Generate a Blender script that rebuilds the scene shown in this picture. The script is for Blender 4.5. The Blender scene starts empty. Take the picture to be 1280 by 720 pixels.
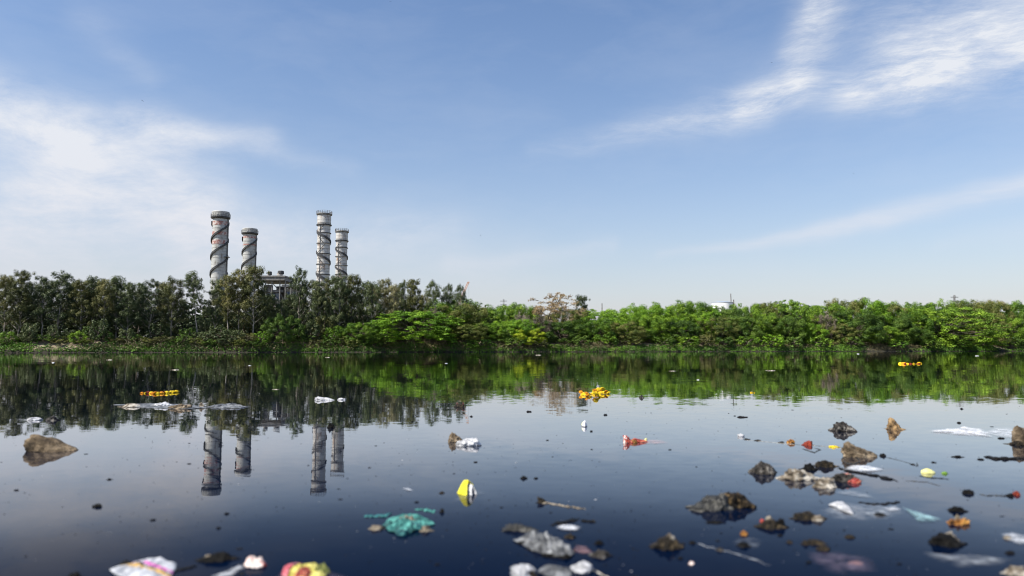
import bpy, bmesh, math, random
import numpy as np
from mathutils import Vector, Matrix, noise as mn

S = bpy.context.scene
COL = S.collection
R = math.radians

# ------------------------------------------------------------------ camera
F = 909.0            # focal length in photo pixels (photo 1280 x 720)
CAMH = 0.8
PITCH = math.atan(76.2 / F)
cam = bpy.data.cameras.new('camera')
cam.sensor_width = 36.0
cam.lens = F / 1280 * 36.0
cam.clip_start = 0.05
cam.clip_end = 20000
cam.dof.use_dof = True
cam.dof.focus_distance = 40.0
cam.dof.aperture_fstop = 1.5
co = bpy.data.objects.new('camera', cam)
co.location = (0, 0, CAMH)
co.rotation_euler = (math.pi / 2 + PITCH, 0, 0)
COL.objects.link(co)
S.camera = co

def ray(px, py):
    x = (px - 640) / F
    y = (360 - py) / F
    c, s = math.cos(PITCH), math.sin(PITCH)
    return Vector((x, c - y * s, s + y * c))

def at(px, py, z=0.0):
    d = ray(px, py)
    t = (z - CAMH) / d.z
    return Vector((d.x * t, d.y * t, z))

def pt(px, py, Y):
    d = ray(px, py)
    t = Y / d.y
    return Vector((d.x * t, Y, CAMH + d.z * t))

# ------------------------------------------------------------------ sun and sky
SUN_EL, SUN_AZ = R(51), R(-118)      # azimuth from the view axis, minus = to the left
sd = Vector((math.sin(SUN_AZ) * math.cos(SUN_EL), math.cos(SUN_AZ) * math.cos(SUN_EL), math.sin(SUN_EL)))
sun = bpy.data.lights.new('sun', 'SUN')
sun.energy = 5.0
sun.angle = R(0.5)
sun.color = (1.0, 0.94, 0.84)
so = bpy.data.objects.new('sun', sun)
so.rotation_euler = sd.to_track_quat('Z', 'Y').to_euler()
so.location = (-40, -40, 80)
COL.objects.link(so)

S.cycles.filter_width = 1.0
S.view_settings.view_transform = 'Standard'
S.view_settings.look = 'None'
S.view_settings.exposure = 0.7
S.view_settings.gamma = 1.0
S.view_settings.use_curve_mapping = False

w = bpy.data.worlds.new('World')
S.world = w
w.use_nodes = True
nt = w.node_tree
nt.nodes.clear()

class G:
    """small helper for writing node graphs"""
    def __init__(self, tree):
        self.t = tree
    def n(self, typ, **kw):
        nd = self.t.nodes.new(typ)
        for k, v in kw.items():
            setattr(nd, k, v)
        return nd
    def put(self, sock, v):
        if isinstance(v, bpy.types.NodeSocket):
            self.t.links.new(v, sock)
        elif v is not None:
            sock.default_value = v
    def m(self, op, a, b=None, c=None, clamp=False):
        nd = self.n('ShaderNodeMath', operation=op, use_clamp=clamp)
        self.put(nd.inputs[0], a); self.put(nd.inputs[1], b); self.put(nd.inputs[2], c)
        return nd.outputs[0]
    def vec(self, x, y, z):
        nd = self.n('ShaderNodeCombineXYZ')
        self.put(nd.inputs[0], x); self.put(nd.inputs[1], y); self.put(nd.inputs[2], z)
        return nd.outputs[0]
    def noise(self, v, scale, detail=4, rough=0.5, dist=0.0):
        nd = self.n('ShaderNodeTexNoise')
        if v is not None: self.put(nd.inputs['Vector'], v)
        nd.inputs['Scale'].default_value = scale
        nd.inputs['Detail'].default_value = detail
        nd.inputs['Roughness'].default_value = rough
        nd.inputs['Distortion'].default_value = dist
        return nd
    def rng(self, v, a, b, c=0.0, d=1.0, smooth=False):
        nd = self.n('ShaderNodeMapRange')
        if smooth: nd.interpolation_type = 'SMOOTHSTEP'
        self.put(nd.inputs[0], v)
        for i, q in enumerate((a, b, c, d)): self.put(nd.inputs[i + 1], q)
        return nd.outputs[0]
    def mix(self, f, a, b):
        nd = self.n('ShaderNodeMix', data_type='RGBA')
        self.put(nd.inputs[0], f); self.put(nd.inputs[6], a); self.put(nd.inputs[7], b)
        return nd.outputs[2]
    def mapping(self, v, scale=(1, 1, 1), rot=(0, 0, 0), loc=(0, 0, 0)):
        nd = self.n('ShaderNodeMapping')
        self.put(nd.inputs[0], v)
        nd.inputs['Location'].default_value = loc
        nd.inputs['Rotation'].default_value = rot
        nd.inputs['Scale'].default_value = scale
        return nd.outputs[0]

g = G(nt)
sky = g.n('ShaderNodeTexSky', sky_type='NISHITA')
sky.sun_disc = False
sky.sun_elevation = SUN_EL
sky.sun_rotation = SUN_AZ
sky.altitude = 200
sky.air_density = 1.25
sky.dust_density = 1.0
sky.ozone_density = 3.6
tc = g.n('ShaderNodeTexCoord')
sp = g.n('ShaderNodeSeparateXYZ')
nt.links.new(tc.outputs['Generated'], sp.inputs[0])
az = g.m('ARCTAN2', sp.outputs[0], sp.outputs[1])
el = g.m('ARCSINE', sp.outputs[2])
# wind-torn cirrus, laid out by azimuth and elevation (radians)
wv = g.noise(g.vec(az, el, 0.0), 6.0, 3, 0.5)
wsep = g.n('ShaderNodeSeparateColor')
nt.links.new(wv.outputs['Color'], wsep.inputs[0])
azw = g.m('ADD', az, g.m('MULTIPLY', g.m('SUBTRACT', wsep.outputs[0], 0.5), 0.07))
elw = g.m('ADD', el, g.m('MULTIPLY', g.m('SUBTRACT', wsep.outputs[1], 0.5), 0.045))
def ang(px, py):
    d = ray(px, py)
    return math.atan2(d.x, d.y), math.atan2(d.z, math.hypot(d.x, d.y))
def stroke(p0, p1, w0, w1, i0, i1):
    (a0, e0), (a1, e1) = ang(*p0), ang(*p1)
    dx, dy = a1 - a0, e1 - e0
    L2 = dx * dx + dy * dy
    L = math.sqrt(L2)
    u = g.m('SUBTRACT', azw, a0)
    v = g.m('SUBTRACT', elw, e0)
    t = g.m('DIVIDE', g.m('ADD', g.m('MULTIPLY', u, dx), g.m('MULTIPLY', v, dy)), L2)
    tcl = g.m('MINIMUM', g.m('MAXIMUM', t, 0.0), 1.0)
    qx = g.m('SUBTRACT', u, g.m('MULTIPLY', tcl, dx))
    qy = g.m('SUBTRACT', v, g.m('MULTIPLY', tcl, dy))
    d2 = g.m('ADD', g.m('MULTIPLY', qx, qx), g.m('MULTIPLY', qy, qy))
    wd = g.m('ADD', w0 / F, g.m('MULTIPLY', tcl, (w1 - w0) / F))
    ex = g.m('EXPONENT', g.m('MULTIPLY', g.m('DIVIDE', d2, g.m('MULTIPLY', wd, wd)), -1.0))
    it = g.m('ADD', i0, g.m('MULTIPLY', tcl, i1 - i0))
    return g.m('MULTIPLY', ex, it)
STROKES_R = [
    ((670, 186), (950, 125), 10, 24, 0.10, 0.55),
    ((930, 125), (1000, 108), 18, 24, 0.40, 0.62),
    ((1005, 95), (1035, -30), 22, 32, 0.40, 0.45),
    ((985, 60), (1020, -20), 14, 20, 0.35, 0.45),
    ((1060, 120), (1190, 92), 22, 26, 0.75, 0.5),
    ((1150, 95), (1310, 45), 34, 50, 0.50, 0.55),
    ((1110, 45), (1310, 0), 46, 60, 0.32, 0.40),
]
STROKES_S = [
    ((830, 320), (1060, 283), 5, 10, 0.22, 0.62),
    ((1050, 284), (1300, 232), 10, 13, 0.62, 0.62),
    ((1180, 306), (1300, 288), 8, 12, 0.12, 0.15),
    ((560, 334), (770, 308), 10, 9, 0.25, 0.18),
]
STROKES_L = [
    ((-60, 120), (80, 160), 36, 34, 0.85, 0.80),
    ((-60, 250), (190, 205), 56, 50, 0.50, 0.50),
    ((60, 270), (260, 255), 42, 46, 0.45, 0.36),
    ((160, 145), (430, 215), 14, 12, 0.30, 0.12),
    ((120, 165), (345, 178), 26, 14, 0.40, 0.30),
    ((240, 298), (560, 292), 44, 26, 0.50, 0.25),
    ((-60, 330), (640, 345), 70, 40, 0.40, 0.18),
    ((110, 20), (190, 95), 22, 16, 0.10, 0.12),
]
def total(lst, op='ADD'):
    acc = None
    for s_ in lst:
        q = stroke(*s_)
        acc = q if acc is None else g.m(op, acc, q)
    return acc
def fib(scx, scy, rot, det=7, sc=1.0, rough=0.62):
    v = g.mapping(g.vec(azw, elw, 0.0), rot=(0, 0, rot), scale=(scx, scy, 1))
    return g.noise(v, sc, det, rough, 0.15).outputs['Fac']
fine = g.rng(fib(18, 80, R(28), 8, 1.0, .7), 0.3, 0.7, 0.6, 1.25)
fr = g.m('MULTIPLY', g.rng(fib(6, 26, R(28), 9, 1.0, .72), 0.32, 0.66, 0.22, 1.3), fine)
fs = g.rng(fib(5, 44, R(10)), 0.30, 0.68, 0.45, 1.15)
fl = g.rng(fib(5, 13, R(-18), 9, 1.0, .70), 0.30, 0.68, 0.16, 1.3)
cl = g.m('ADD', g.m('MULTIPLY', total(STROKES_R), fr), g.m('MULTIPLY', total(STROKES_S, 'MAXIMUM'), fs))
cl = g.m('ADD', cl, g.m('MULTIPLY', total(STROKES_L), fl))
# thin veil everywhere, thicker in the milky air near the horizon
veil = g.rng(fib(3, 9, R(-10), 6), 0.45, 0.8, 0.0, 0.12)
low = g.m('MULTIPLY', g.m('EXPONENT', g.m('MULTIPLY', g.m('ABSOLUTE', el), -7.0)), 0.9)
cl = g.m('MINIMUM', g.m('ADD', cl, veil), 0.92)
hs = g.n('ShaderNodeHueSaturation'); hs.inputs['Hue'].default_value = 0.505; hs.inputs['Saturation'].default_value = 1.08; hs.inputs['Value'].default_value = 1.08
nt.links.new(sky.outputs[0], hs.inputs['Color'])
bright = g.mix(cl, hs.outputs[0], (6.3, 6.5, 6.8, 1))
fin = g.mix(low, bright, (4.72, 4.5, 5.15, 1))
bg = g.n('ShaderNodeBackground')
bg.inputs['Strength'].default_value = 0.085
nt.links.new(fin, bg.inputs[0])
wo = g.n('ShaderNodeOutputWorld')
nt.links.new(bg.outputs[0], wo.inputs[0])

# ------------------------------------------------------------------ helpers
def tag(o, label=None, cat=None, group=None, kind=None):
    if label: o['label'] = label
    if cat: o['category'] = cat
    if group: o['group'] = group
    if kind: o['kind'] = kind
    return o

def link(name, me, mat=None, parent=None, loc=None, smooth=False):
    o = bpy.data.objects.new(name, me)
    COL.objects.link(o)
    if mat is not None:
        if isinstance(mat, (list, tuple)):
            for m_ in mat: me.materials.append(m_)
        else:
            me.materials.append(mat)
    if smooth and len(me.polygons):
        me.polygons.foreach_set('use_smooth', [True] * len(me.polygons))
    if parent: o.parent = parent
    if loc is not None: o.location = loc
    return o

def empty(name, loc=(0, 0, 0)):
    o = bpy.data.objects.new(name, None)
    o.empty_display_size = 0.2
    o.location = loc
    COL.objects.link(o)
    return o

def mesh(name, v, f):
    me = bpy.data.meshes.new(name)
    me.from_pydata([tuple(p) for p in v], [], f)
    me.update()
    return me

class MB:
    def __init__(self):
        self.v, self.f, self.mi = [], [], []
    def add(self, v, f, mi=0):
        b = len(self.v)
        self.v += [tuple(p) for p in v]
        self.f += [tuple(i + b for i in q) for q in f]
        self.mi += [mi] * len(f)
    def box(self, c, s, rz=0.0, mi=0):
        cx, cy, cz = c
        hx, hy, hz = s[0] / 2, s[1] / 2, s[2] / 2
        cr, sr = math.cos(rz), math.sin(rz)
        vs = []
        for dz in (-hz, hz):
            for dx, dy in ((-hx, -hy), (hx, -hy), (hx, hy), (-hx, hy)):
                vs.append((cx + dx * cr - dy * sr, cy + dx * sr + dy * cr, cz + dz))
        self.add(vs, [(3, 2, 1, 0), (4, 5, 6, 7), (0, 1, 5, 4), (1, 2, 6, 5), (2, 3, 7, 6), (3, 0, 4, 7)], mi)
    def tube(self, pts, rad, n=6, cap=True, mi=0):
        pts = [Vector(p) for p in pts]
        k = len(pts)
        if not isinstance(rad, (list, tuple)): rad = [rad] * k
        vs, fs = [], []
        up = Vector((0, 0, 1))
        d0 = (pts[1] - pts[0]).normalized()
        if abs(d0.z) > 0.9: up = Vector((1, 0, 0))
        for i in range(k):
            d = (pts[min(i + 1, k - 1)] - pts[max(i - 1, 0)])
            if d.length < 1e-9: d = d0
            d = d.normalized()
            a = d.cross(up)
            if a.length < 1e-6: a = d.cross(Vector((0, 1, 0)))
            a.normalize()
            b = d.cross(a)
            for j in range(n):
                t = 2 * math.pi * j / n
                vs.append(pts[i] + (a * math.cos(t) + b * math.sin(t)) * rad[i])
        for i in range(k - 1):
            for j in range(n):
                fs.append((i * n + j, i * n + (j + 1) % n, (i + 1) * n + (j + 1) % n, (i + 1) * n + j))
        if cap:
            fs.append(tuple(range(n - 1, -1, -1)))
            fs.append(tuple((k - 1) * n + j for j in range(n)))
        self.add(vs, fs, mi)
    def lathe(self, prof, n=32, mi=0, c=(0, 0)):
        k = len(prof)
        vs, fs = [], []
        for r_, z in prof:
            for j in range(n):
                t = 2 * math.pi * j / n
                vs.append((c[0] + r_ * math.cos(t), c[1] + r_ * math.sin(t), z))
        for i in range(k - 1):
            for j in range(n):
                fs.append((i * n + j, i * n + (j + 1) % n, (i + 1) * n + (j + 1) % n, (i + 1) * n + j))
        self.add(vs, fs, mi)
    def build(self, name, mat, parent=None, loc=None, smooth=False):
        me = mesh(name, self.v, self.f)
        me.polygons.foreach_set('material_index', self.mi)
        return link(name, me, mat, parent, loc, smooth)

def newmat(name):
    m = bpy.data.materials.new(name)
    m.use_nodes = True
    m.node_tree.nodes.clear()
    gg = G(m.node_tree)
    out = gg.n('ShaderNodeOutputMaterial')
    return m, gg, out

def pbsdf(gg, col, rough=0.7, spec=0.5, metal=0.0, normal=None):
    b = gg.n('ShaderNodeBsdfPrincipled')
    gg.put(b.inputs['Base Color'], col)
    gg.put(b.inputs['Roughness'], rough)
    b.inputs['Specular IOR Level'].default_value = spec
    b.inputs['Metallic'].default_value = metal
    if normal is not None: gg.put(b.inputs['Normal'], normal)
    return b

def c4(c): return (c[0], c[1], c[2], 1)

def rough_mat(name, cols, scale=20.0, rough=0.8, bump=0.4, bscale=None, spec=0.4, dist=0.3, detail=6, lo=0.35, hi=0.65):
    """mottled solid: a ramp of the given colours over object-space noise, with bump"""
    m, gg, out = newmat(name)
    t = gg.n('ShaderNodeTexCoord').outputs['Object']
    nz = gg.noise(t, scale, detail, 0.6, dist)
    f = gg.rng(nz.outputs['Fac'], lo, hi)
    rp = gg.n('ShaderNodeValToRGB')
    while len(rp.color_ramp.elements) < len(cols): rp.color_ramp.elements.new(0.5)
    for i, c in enumerate(cols):
        rp.color_ramp.elements[i].position = i / max(1, len(cols) - 1)
        rp.color_ramp.elements[i].color = c4(c)
    gg.put(rp.inputs[0], f)
    nb = gg.noise(t, bscale or scale * 2.5, 6, 0.65)
    bp = gg.n('ShaderNodeBump')
    bp.inputs['Strength'].default_value = bump
    bp.inputs['Distance'].default_value = 0.02
    gg.put(bp.inputs['Height'], nb.outputs['Fac'])
    b = pbsdf(gg, rp.outputs[0], rough, spec, 0, bp.outputs[0])
    gg.put(out.inputs[0], b.outputs[0])
    return m

def leaf_mat(name, cols, nscale=0.22, trans=0.14, rough=0.6, vary=0.35):
    m, gg, out = newmat(name)
    t = gg.n('ShaderNodeTexCoord').outputs['Object']
    oi = gg.n('ShaderNodeObjectInfo')
    geo = gg.n('ShaderNodeNewGeometry')
    nz = gg.noise(t, nscale, 3, 0.55)
    f = gg.m('ADD', gg.rng(nz.outputs['Fac'], 0.32, 0.68, 0.05, 0.75),
             gg.m('MULTIPLY', geo.outputs['Random Per Island'], 0.22))
    f = gg.m('ADD', f, gg.m('MULTIPLY', gg.m('SUBTRACT', oi.outputs['Random'], 0.5), vary), clamp=True)
    rp = gg.n('ShaderNodeValToRGB')
    while len(rp.color_ramp.elements) < len(cols): rp.color_ramp.elements.new(0.5)
    for i, c in enumerate(cols):
        rp.color_ramp.elements[i].position = i / max(1, len(cols) - 1)
        rp.color_ramp.elements[i].color = c4(c)
    gg.put(rp.inputs[0], f)
    b = pbsdf(gg, rp.outputs[0], rough, 0.35)
    tr = gg.n('ShaderNodeBsdfTranslucent')
    gg.put(tr.inputs[0], rp.outputs[0])
    mx = gg.n('ShaderNodeMixShader')
    mx.inputs[0].default_value = trans
    gg.t.links.new(b.outputs[0], mx.inputs[1])
    gg.t.links.new(tr.outputs[0], mx.inputs[2])
    gg.put(out.inputs[0], mx.outputs[0])
    return m

# ------------------------------------------------------------------ water
m_water, gg, out = newmat('dark river water')
gp = gg.n('ShaderNodeNewGeometry').outputs['Position']
n1 = gg.noise(gg.mapping(gp, scale=(0.55, 1.0, 1)), 1.3, 2, 0.5)
n2 = gg.noise(gg.mapping(gp, scale=(0.6, 1.0, 1)), 11.0, 2, 0.5)
n3 = gg.noise(gg.mapping(gp, scale=(0.5, 1.0, 1)), 0.14, 3, 0.55)
def nvec(nd, k):
    s = gg.n('ShaderNodeVectorMath', operation='SUBTRACT')
    gg.put(s.inputs[0], nd.outputs['Color']); s.inputs[1].default_value = (0.5, 0.5, 0.5)
    q = gg.n('ShaderNodeVectorMath', operation='SCALE')
    gg.put(q.inputs[0], s.outputs[0]); gg.put(q.inputs['Scale'], k)
    return q.outputs[0]
def vadd(a, b):
    q = gg.n('ShaderNodeVectorMath', operation='ADD')
    gg.put(q.inputs[0], a); gg.put(q.inputs[1], b)
    return q.outputs[0]
# calmer and breezier patches
patch = gg.rng(n3.outputs['Fac'], 0.38, 0.65, 0.3, 1.7)
nv = vadd(nvec(n1, gg.m('MULTIPLY', patch, 0.010)), nvec(n2, gg.m('MULTIPLY', patch, 0.018)))
nm = gg.n('ShaderNodeVectorMath', operation='MULTIPLY')
gg.put(nm.inputs[0], nv); nm.inputs[1].default_value = (0.45, 1.0, 0.0)
nn = gg.n('ShaderNodeVectorMath', operation='NORMALIZE')
gg.put(nn.inputs[0], vadd(nm.outputs[0], (0, 0, 1)))
fr_ = gg.n('ShaderNodeFresnel'); fr_.inputs['IOR'].default_value = 1.333
gg.put(fr_.inputs['Normal'], nn.outputs[0])
fc = gg.n('ShaderNodeFloatCurve')
cv = fc.mapping.curves[0]
cv.points[0].location = (0, 0); cv.points[1].location = (1, 1)
for p_ in ((0.2, 0.04), (0.34, 0.33), (0.57, 0.78), (0.82, 0.96)): cv.points.new(*p_)
fc.mapping.update()
gg.put(fc.inputs['Value'], fr_.outputs[0])
df = gg.n('ShaderNodeBsdfDiffuse'); df.inputs['Color'].default_value = (0.0005, 0.0035, 0.014, 1)
gl = gg.n('ShaderNodeBsdfGlossy'); gl.inputs['Roughness'].default_value = 0.015
gl.inputs['Color'].default_value = (0.96, 0.96, 0.97, 1)
gg.put(gl.inputs['Normal'], nn.outputs[0])
mx = gg.n('ShaderNodeMixShader')
gg.put(mx.inputs[0], fc.outputs[0])
gg.t.links.new(df.outputs[0], mx.inputs[1]); gg.t.links.new(gl.outputs[0], mx.inputs[2])
gg.put(out.inputs[0], mx.outputs[0])
wm = MB()
wm.add([(-5000, -300, 0), (5000, -300, 0), (5000, 600, 0), (-5000, 600, 0)], [(0, 1, 2, 3)])
tag(wm.build('water', m_water), kind='structure')

# ------------------------------------------------------------------ far bank
def bank(X): return 190.2 + 0.381 * max(-300, min(400, X))
def shore(X): return bank(X) + 1.6 * mn.noise(Vector((X * 0.07, 3.1, 0))) + 0.8 * mn.noise(Vector((X * 0.31, 7.7, 0)))
PROF = [(-40, -2.0), (-10, -0.8), (-2, -0.25), (0, 0.0), (0.7, 0.35), (1.6, 0.75), (3.0, 1.25), (4.6, 1.75), (6.2, 2.15), (8.5, 2.4),
        (13, 2.5), (20, 2.6), (40, 2.7), (90, 2.8), (250, 3), (800, 3), (6000, 3)]
def prof(s):
    for (a, za), (b_, zb) in zip(PROF, PROF[1:]):
        if s <= b_:
            return za + (zb - za) * max(0, (s - a) / (b_ - a))
    return PROF[-1][1]
def ground(X, s):
    z = prof(s)
    if 0 < s < 60:
        k = min(1, s / 3)
        z += k * (0.35 * mn.noise(Vector((X * 0.12, s * 0.15, 1))) + 0.15 * mn.noise(Vector((X * 0.5, s * 0.5, 5))))
        z *= 0.95 + 0.25 * mn.noise(Vector((X * 0.03, 0.2, 9))) + (0.28 if X < -10 else 0.28 * max(0, 1 - (X + 10) / 40))
    return z
xs = list(np.concatenate([np.linspace(-5000, -300, 12), np.arange(-280, 420, 1.0), np.linspace(440, 5000, 12)]))
vs, fs = [], []
for X in xs:
    y0 = shore(X)
    for s_, _ in PROF:
        vs.append((X, y0 + s_, ground(X, s_)))
k = len(PROF)
for i in range(len(xs) - 1):
    for j in range(k - 1):
        fs.append((i * k + j, (i + 1) * k + j, (i + 1) * k + j + 1, i * k + j + 1))
m_bank, gg, out = newmat('dry earth bank')
gp = gg.n('ShaderNodeNewGeometry').outputs['Position']
na = gg.noise(gp, 0.25, 5, 0.6)
nb_ = gg.noise(gp, 1.6, 5, 0.65)
c_ = gg.mix(gg.rng(nb_.outputs['Fac'], 0.35, 0.65), (0.09, 0.07, 0.045, 1), (0.30, 0.245, 0.175, 1))
c_ = gg.mix(gg.rng(na.outputs['Fac'], 0.45, 0.6), c_, (0.075, 0.09, 0.03, 1))
sz_ = gg.n('ShaderNodeSeparateXYZ'); gg.put(sz_.inputs[0], gp)
wet = gg.rng(gg.m('ADD', sz_.outputs[2], gg.m('MULTIPLY', gg.m('SUBTRACT', na.outputs['Fac'], .5), 2.2)), .35, .75)   # the wet tide band
c_ = gg.mix(wet, (0.028, 0.026, 0.018, 1), c_)
bp = gg.n('ShaderNodeBump'); bp.inputs['Strength'].default_value = 0.6; bp.inputs['Distance'].default_value = 0.3
gg.put(bp.inputs['Height'], nb_.outputs['Fac'])
gg.put(out.inputs[0], pbsdf(gg, c_, 0.95, 0.2, 0, bp.outputs[0]).outputs[0])
tag(link('ground', mesh('ground', vs, fs), m_bank, smooth=True), kind='structure')

# ------------------------------------------------------------------ foliage
M = {}
M['euc'] = leaf_mat('eucalyptus leaves', [(0.010, 0.018, 0.005), (0.033, 0.054, 0.015), (0.084, 0.110, 0.035), (0.19, 0.205, 0.085)], 0.20)  # eucalyptus and green ramps: dark and light ends pushed apart for lit-and-shaded contrast
M['euc_olive'] = leaf_mat('olive eucalyptus leaves', [(0.014, 0.020, 0.004), (0.054, 0.066, 0.014), (0.130, 0.130, 0.033), (0.25, 0.22, 0.08)], 0.20)
M['euc_pale'] = leaf_mat('pale eucalyptus leaves', [(0.04, 0.05, 0.018), (0.11, 0.115, 0.042), (0.21, 0.20, 0.085), (0.35, 0.31, 0.16)], 0.20)
M['green'] = leaf_mat('green leaves', [(0.022, 0.056, 0.003), (0.068, 0.148, 0.007), (0.145, 0.250, 0.013), (0.24, 0.36, 0.025)], 0.25)
M['dark'] = leaf_mat('dark green leaves', [(0.015, 0.038, 0.004), (0.044, 0.094, 0.008), (0.090, 0.160, 0.015), (0.16, 0.235, 0.03)], 0.25)
M['bright'] = leaf_mat('bright green leaves', [(0.048, 0.115, 0.003), (0.090, 0.200, 0.006), (0.160, 0.295, 0.011), (0.25, 0.39, 0.022)], 0.3)
M['yellow'] = leaf_mat('yellow-green leaves', [(0.11, 0.18, 0.006), (0.22, 0.30, 0.010), (0.34, 0.42, 0.016), (0.44, 0.50, 0.04)], 0.3)
M['brownish'] = leaf_mat('browning leaves', [(0.022, 0.044, 0.005), (0.074, 0.106, 0.013), (0.150, 0.165, 0.033), (0.26, 0.215, 0.08)], 0.35)
M['dry'] = leaf_mat('dry twigs', [(0.09, 0.07, 0.05), (0.16, 0.13, 0.10), (0.25, 0.205, 0.155), (0.33, 0.28, 0.22)], 0.4, 0.1)
M['russet'] = leaf_mat('russet dry leaves', [(0.13, 0.085, 0.04), (0.24, 0.165, 0.08), (0.34, 0.25, 0.13), (0.42, 0.32, 0.18)], 0.4, 0.15)
M['bank_green'] = leaf_mat('bank weeds', [(0.022, 0.055, 0.006), (0.065, 0.15, 0.012), (0.13, 0.25, 0.020), (0.21, 0.33, 0.04)], 0.12)
M['bank_dry'] = leaf_mat('dry bank grass', [(0.025, 0.027, 0.010), (0.075, 0.070, 0.028), (0.16, 0.135, 0.065), (0.28, 0.235, 0.135)], 0.15, 0.1)
M['wood'] = leaf_mat('shaded wood leaves', [(0.014, 0.026, 0.008), (0.032, 0.052, 0.016), (0.055, 0.078, 0.028)], 0.15, .05)  # extra dark leaf colours stand in for the shade inside the wood
M['bark_pale'] = rough_mat('pale eucalyptus bark', [(0.06, 0.05, 0.04), (0.24, 0.215, 0.18), (0.42, 0.385, 0.335)], 0.9, 0.9, 0.3)
M['bark'] = rough_mat('brown bark', [(0.045, 0.034, 0.025), (0.10, 0.08, 0.06), (0.17, 0.14, 0.11)], 1.2, 0.95, 0.4)

def leaves_mesh(name, clumps, rng, size=0.34, aspect=0.5, up=0.35, out_=0.6, jit=0.8, shell=0.55):
    """clumps: (centre, (rx,ry,rz), n). Leaf-sized rhombi spread through each clump's volume."""
    V = []
    for c, rad, n in clumps:
        d = rng.normal(size=(n, 3)); d /= np.linalg.norm(d, axis=1)[:, None]
        r_ = shell + (1 - shell) * rng.random(n)
        r_ = np.where(rng.random(n) < 0.25, rng.random(n), r_)
        p = np.array(c) + d * r_[:, None] * np.array(rad)
        nrm = d * out_ + np.array([0, 0, up]) + rng.normal(size=(n, 3)) * jit * 0.6
        nrm /= np.linalg.norm(nrm, axis=1)[:, None]
        t = rng.normal(size=(n, 3))
        t -= nrm * np.sum(t * nrm, axis=1)[:, None]
        t /= np.linalg.norm(t, axis=1)[:, None]
        b_ = np.cross(nrm, t)
        L = size * (0.6 + 0.8 * rng.random(n))[:, None]
        W = L * aspect
        V.append(np.stack([p - t * L * 0.5, p + b_ * W * 0.5 + t * L * 0.05, p + t * L * 0.5, p - b_ * W * 0.5 + t * L * 0.05], axis=1))
    V = np.concatenate(V).reshape(-1, 3)
    n = len(V) // 4
    me = bpy.data.meshes.new(name)
    me.vertices.add(len(V)); me.vertices.foreach_set('co', V.ravel())
    me.loops.add(len(V)); me.loops.foreach_set('vertex_index', np.arange(len(V)))
    me.polygons.add(n)
    me.polygons.foreach_set('loop_start', np.arange(n) * 4)
    me.polygons.foreach_set('loop_total', np.full(n, 4))
    me.update(); me.validate()
    return me

def bend(a, b_, rnd, k=3, amp=0.12):
    a, b_ = Vector(a), Vector(b_)
    L = (b_ - a).length
    pts = []
    off = Vector((0, 0, 0))
    for i in range(k + 1):
        t = i / k
        if 0 < i < k: off = Vector((rnd.uniform(-1, 1), rnd.uniform(-1, 1), rnd.uniform(-.5, .5))) * L * amp
        else: off = Vector((0, 0, 0))
        pts.append(a.lerp(b_, t) + off)
    return pts

def eucalyptus(seed, H=20.0, spread=1.0, low=0.34, lean=0.0, dens=1.0):
    rnd = random.Random(seed); rng = np.random.default_rng(seed)
    tr = MB()
    top = Vector((lean * H + rnd.uniform(-.6, .6), rnd.uniform(-.6, .6), H * 0.95))
    tp = [Vector((0, 0, -0.6))]
    n = 9
    for i in range(1, n + 1):
        t = i / n
        tp.append(Vector((top.x * t ** 1.2 + rnd.uniform(-.25, .25), top.y * t + rnd.uniform(-.25, .25), H * 0.95 * t)))
    tr.tube(tp, [0.22 * (1 - 0.82 * i / n) for i in range(n + 1)], 7)
    def along(t):
        q = t * n; i = min(int(q), n - 1); return tp[i].lerp(tp[i + 1], q - i)
    clumps = []
    nl = int(rnd.randint(27, 33) * (1 - low) / .8)
    for i in range(nl):
        t = low + (0.97 - low) * (i + rnd.random() * 0.7) / nl
        base = along(t)
        a = i * 2.4 + rnd.uniform(-.6, .6)
        Ln = (3.7 * (1.06 - t) ** 0.6 + 0.4) * spread * rnd.uniform(0.7, 1.2)
        tip = base + Vector((math.cos(a) * Ln, math.sin(a) * Ln, Ln * rnd.uniform(0.5, 1.25)))
        if tip.z > H: tip.z = H - rnd.uniform(0, 1.0)
        tr.tube(bend(base, tip, rnd), [0.11 * (1.2 - t), 0.085 * (1.2 - t), 0.05 * (1.2 - t), 0.02], 5)
        big = rnd.uniform(0.75, 1.25)
        clumps.append((tip, (1.15 * big, 1.15 * big, 1.05 * big), int(200 * big * big * dens)))
        for q in range(rnd.randint(3, 4)):
            p = base.lerp(tip, rnd.uniform(0.35, 0.95)) + Vector((rnd.gauss(0, .8), rnd.gauss(0, .8), rnd.gauss(-.2, .8)))
            b2 = rnd.uniform(0.38, 0.84)
            clumps.append((p, (b2, b2, b2 * 1.15), int(190 * b2 * b2 * dens)))
    for q in range(4):
        b2 = rnd.uniform(.6, 1.0)
        clumps.append((along(1) + Vector((rnd.gauss(0, .7), rnd.gauss(0, .7), rnd.uniform(-.6, .5))), (b2, b2, b2), int(85 * b2 * b2 * dens)))
    lm = leaves_mesh('crown', clumps, rng, 0.31, 0.5, 0.55, 1.0, 0.4)
    return tr, lm, H

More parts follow.
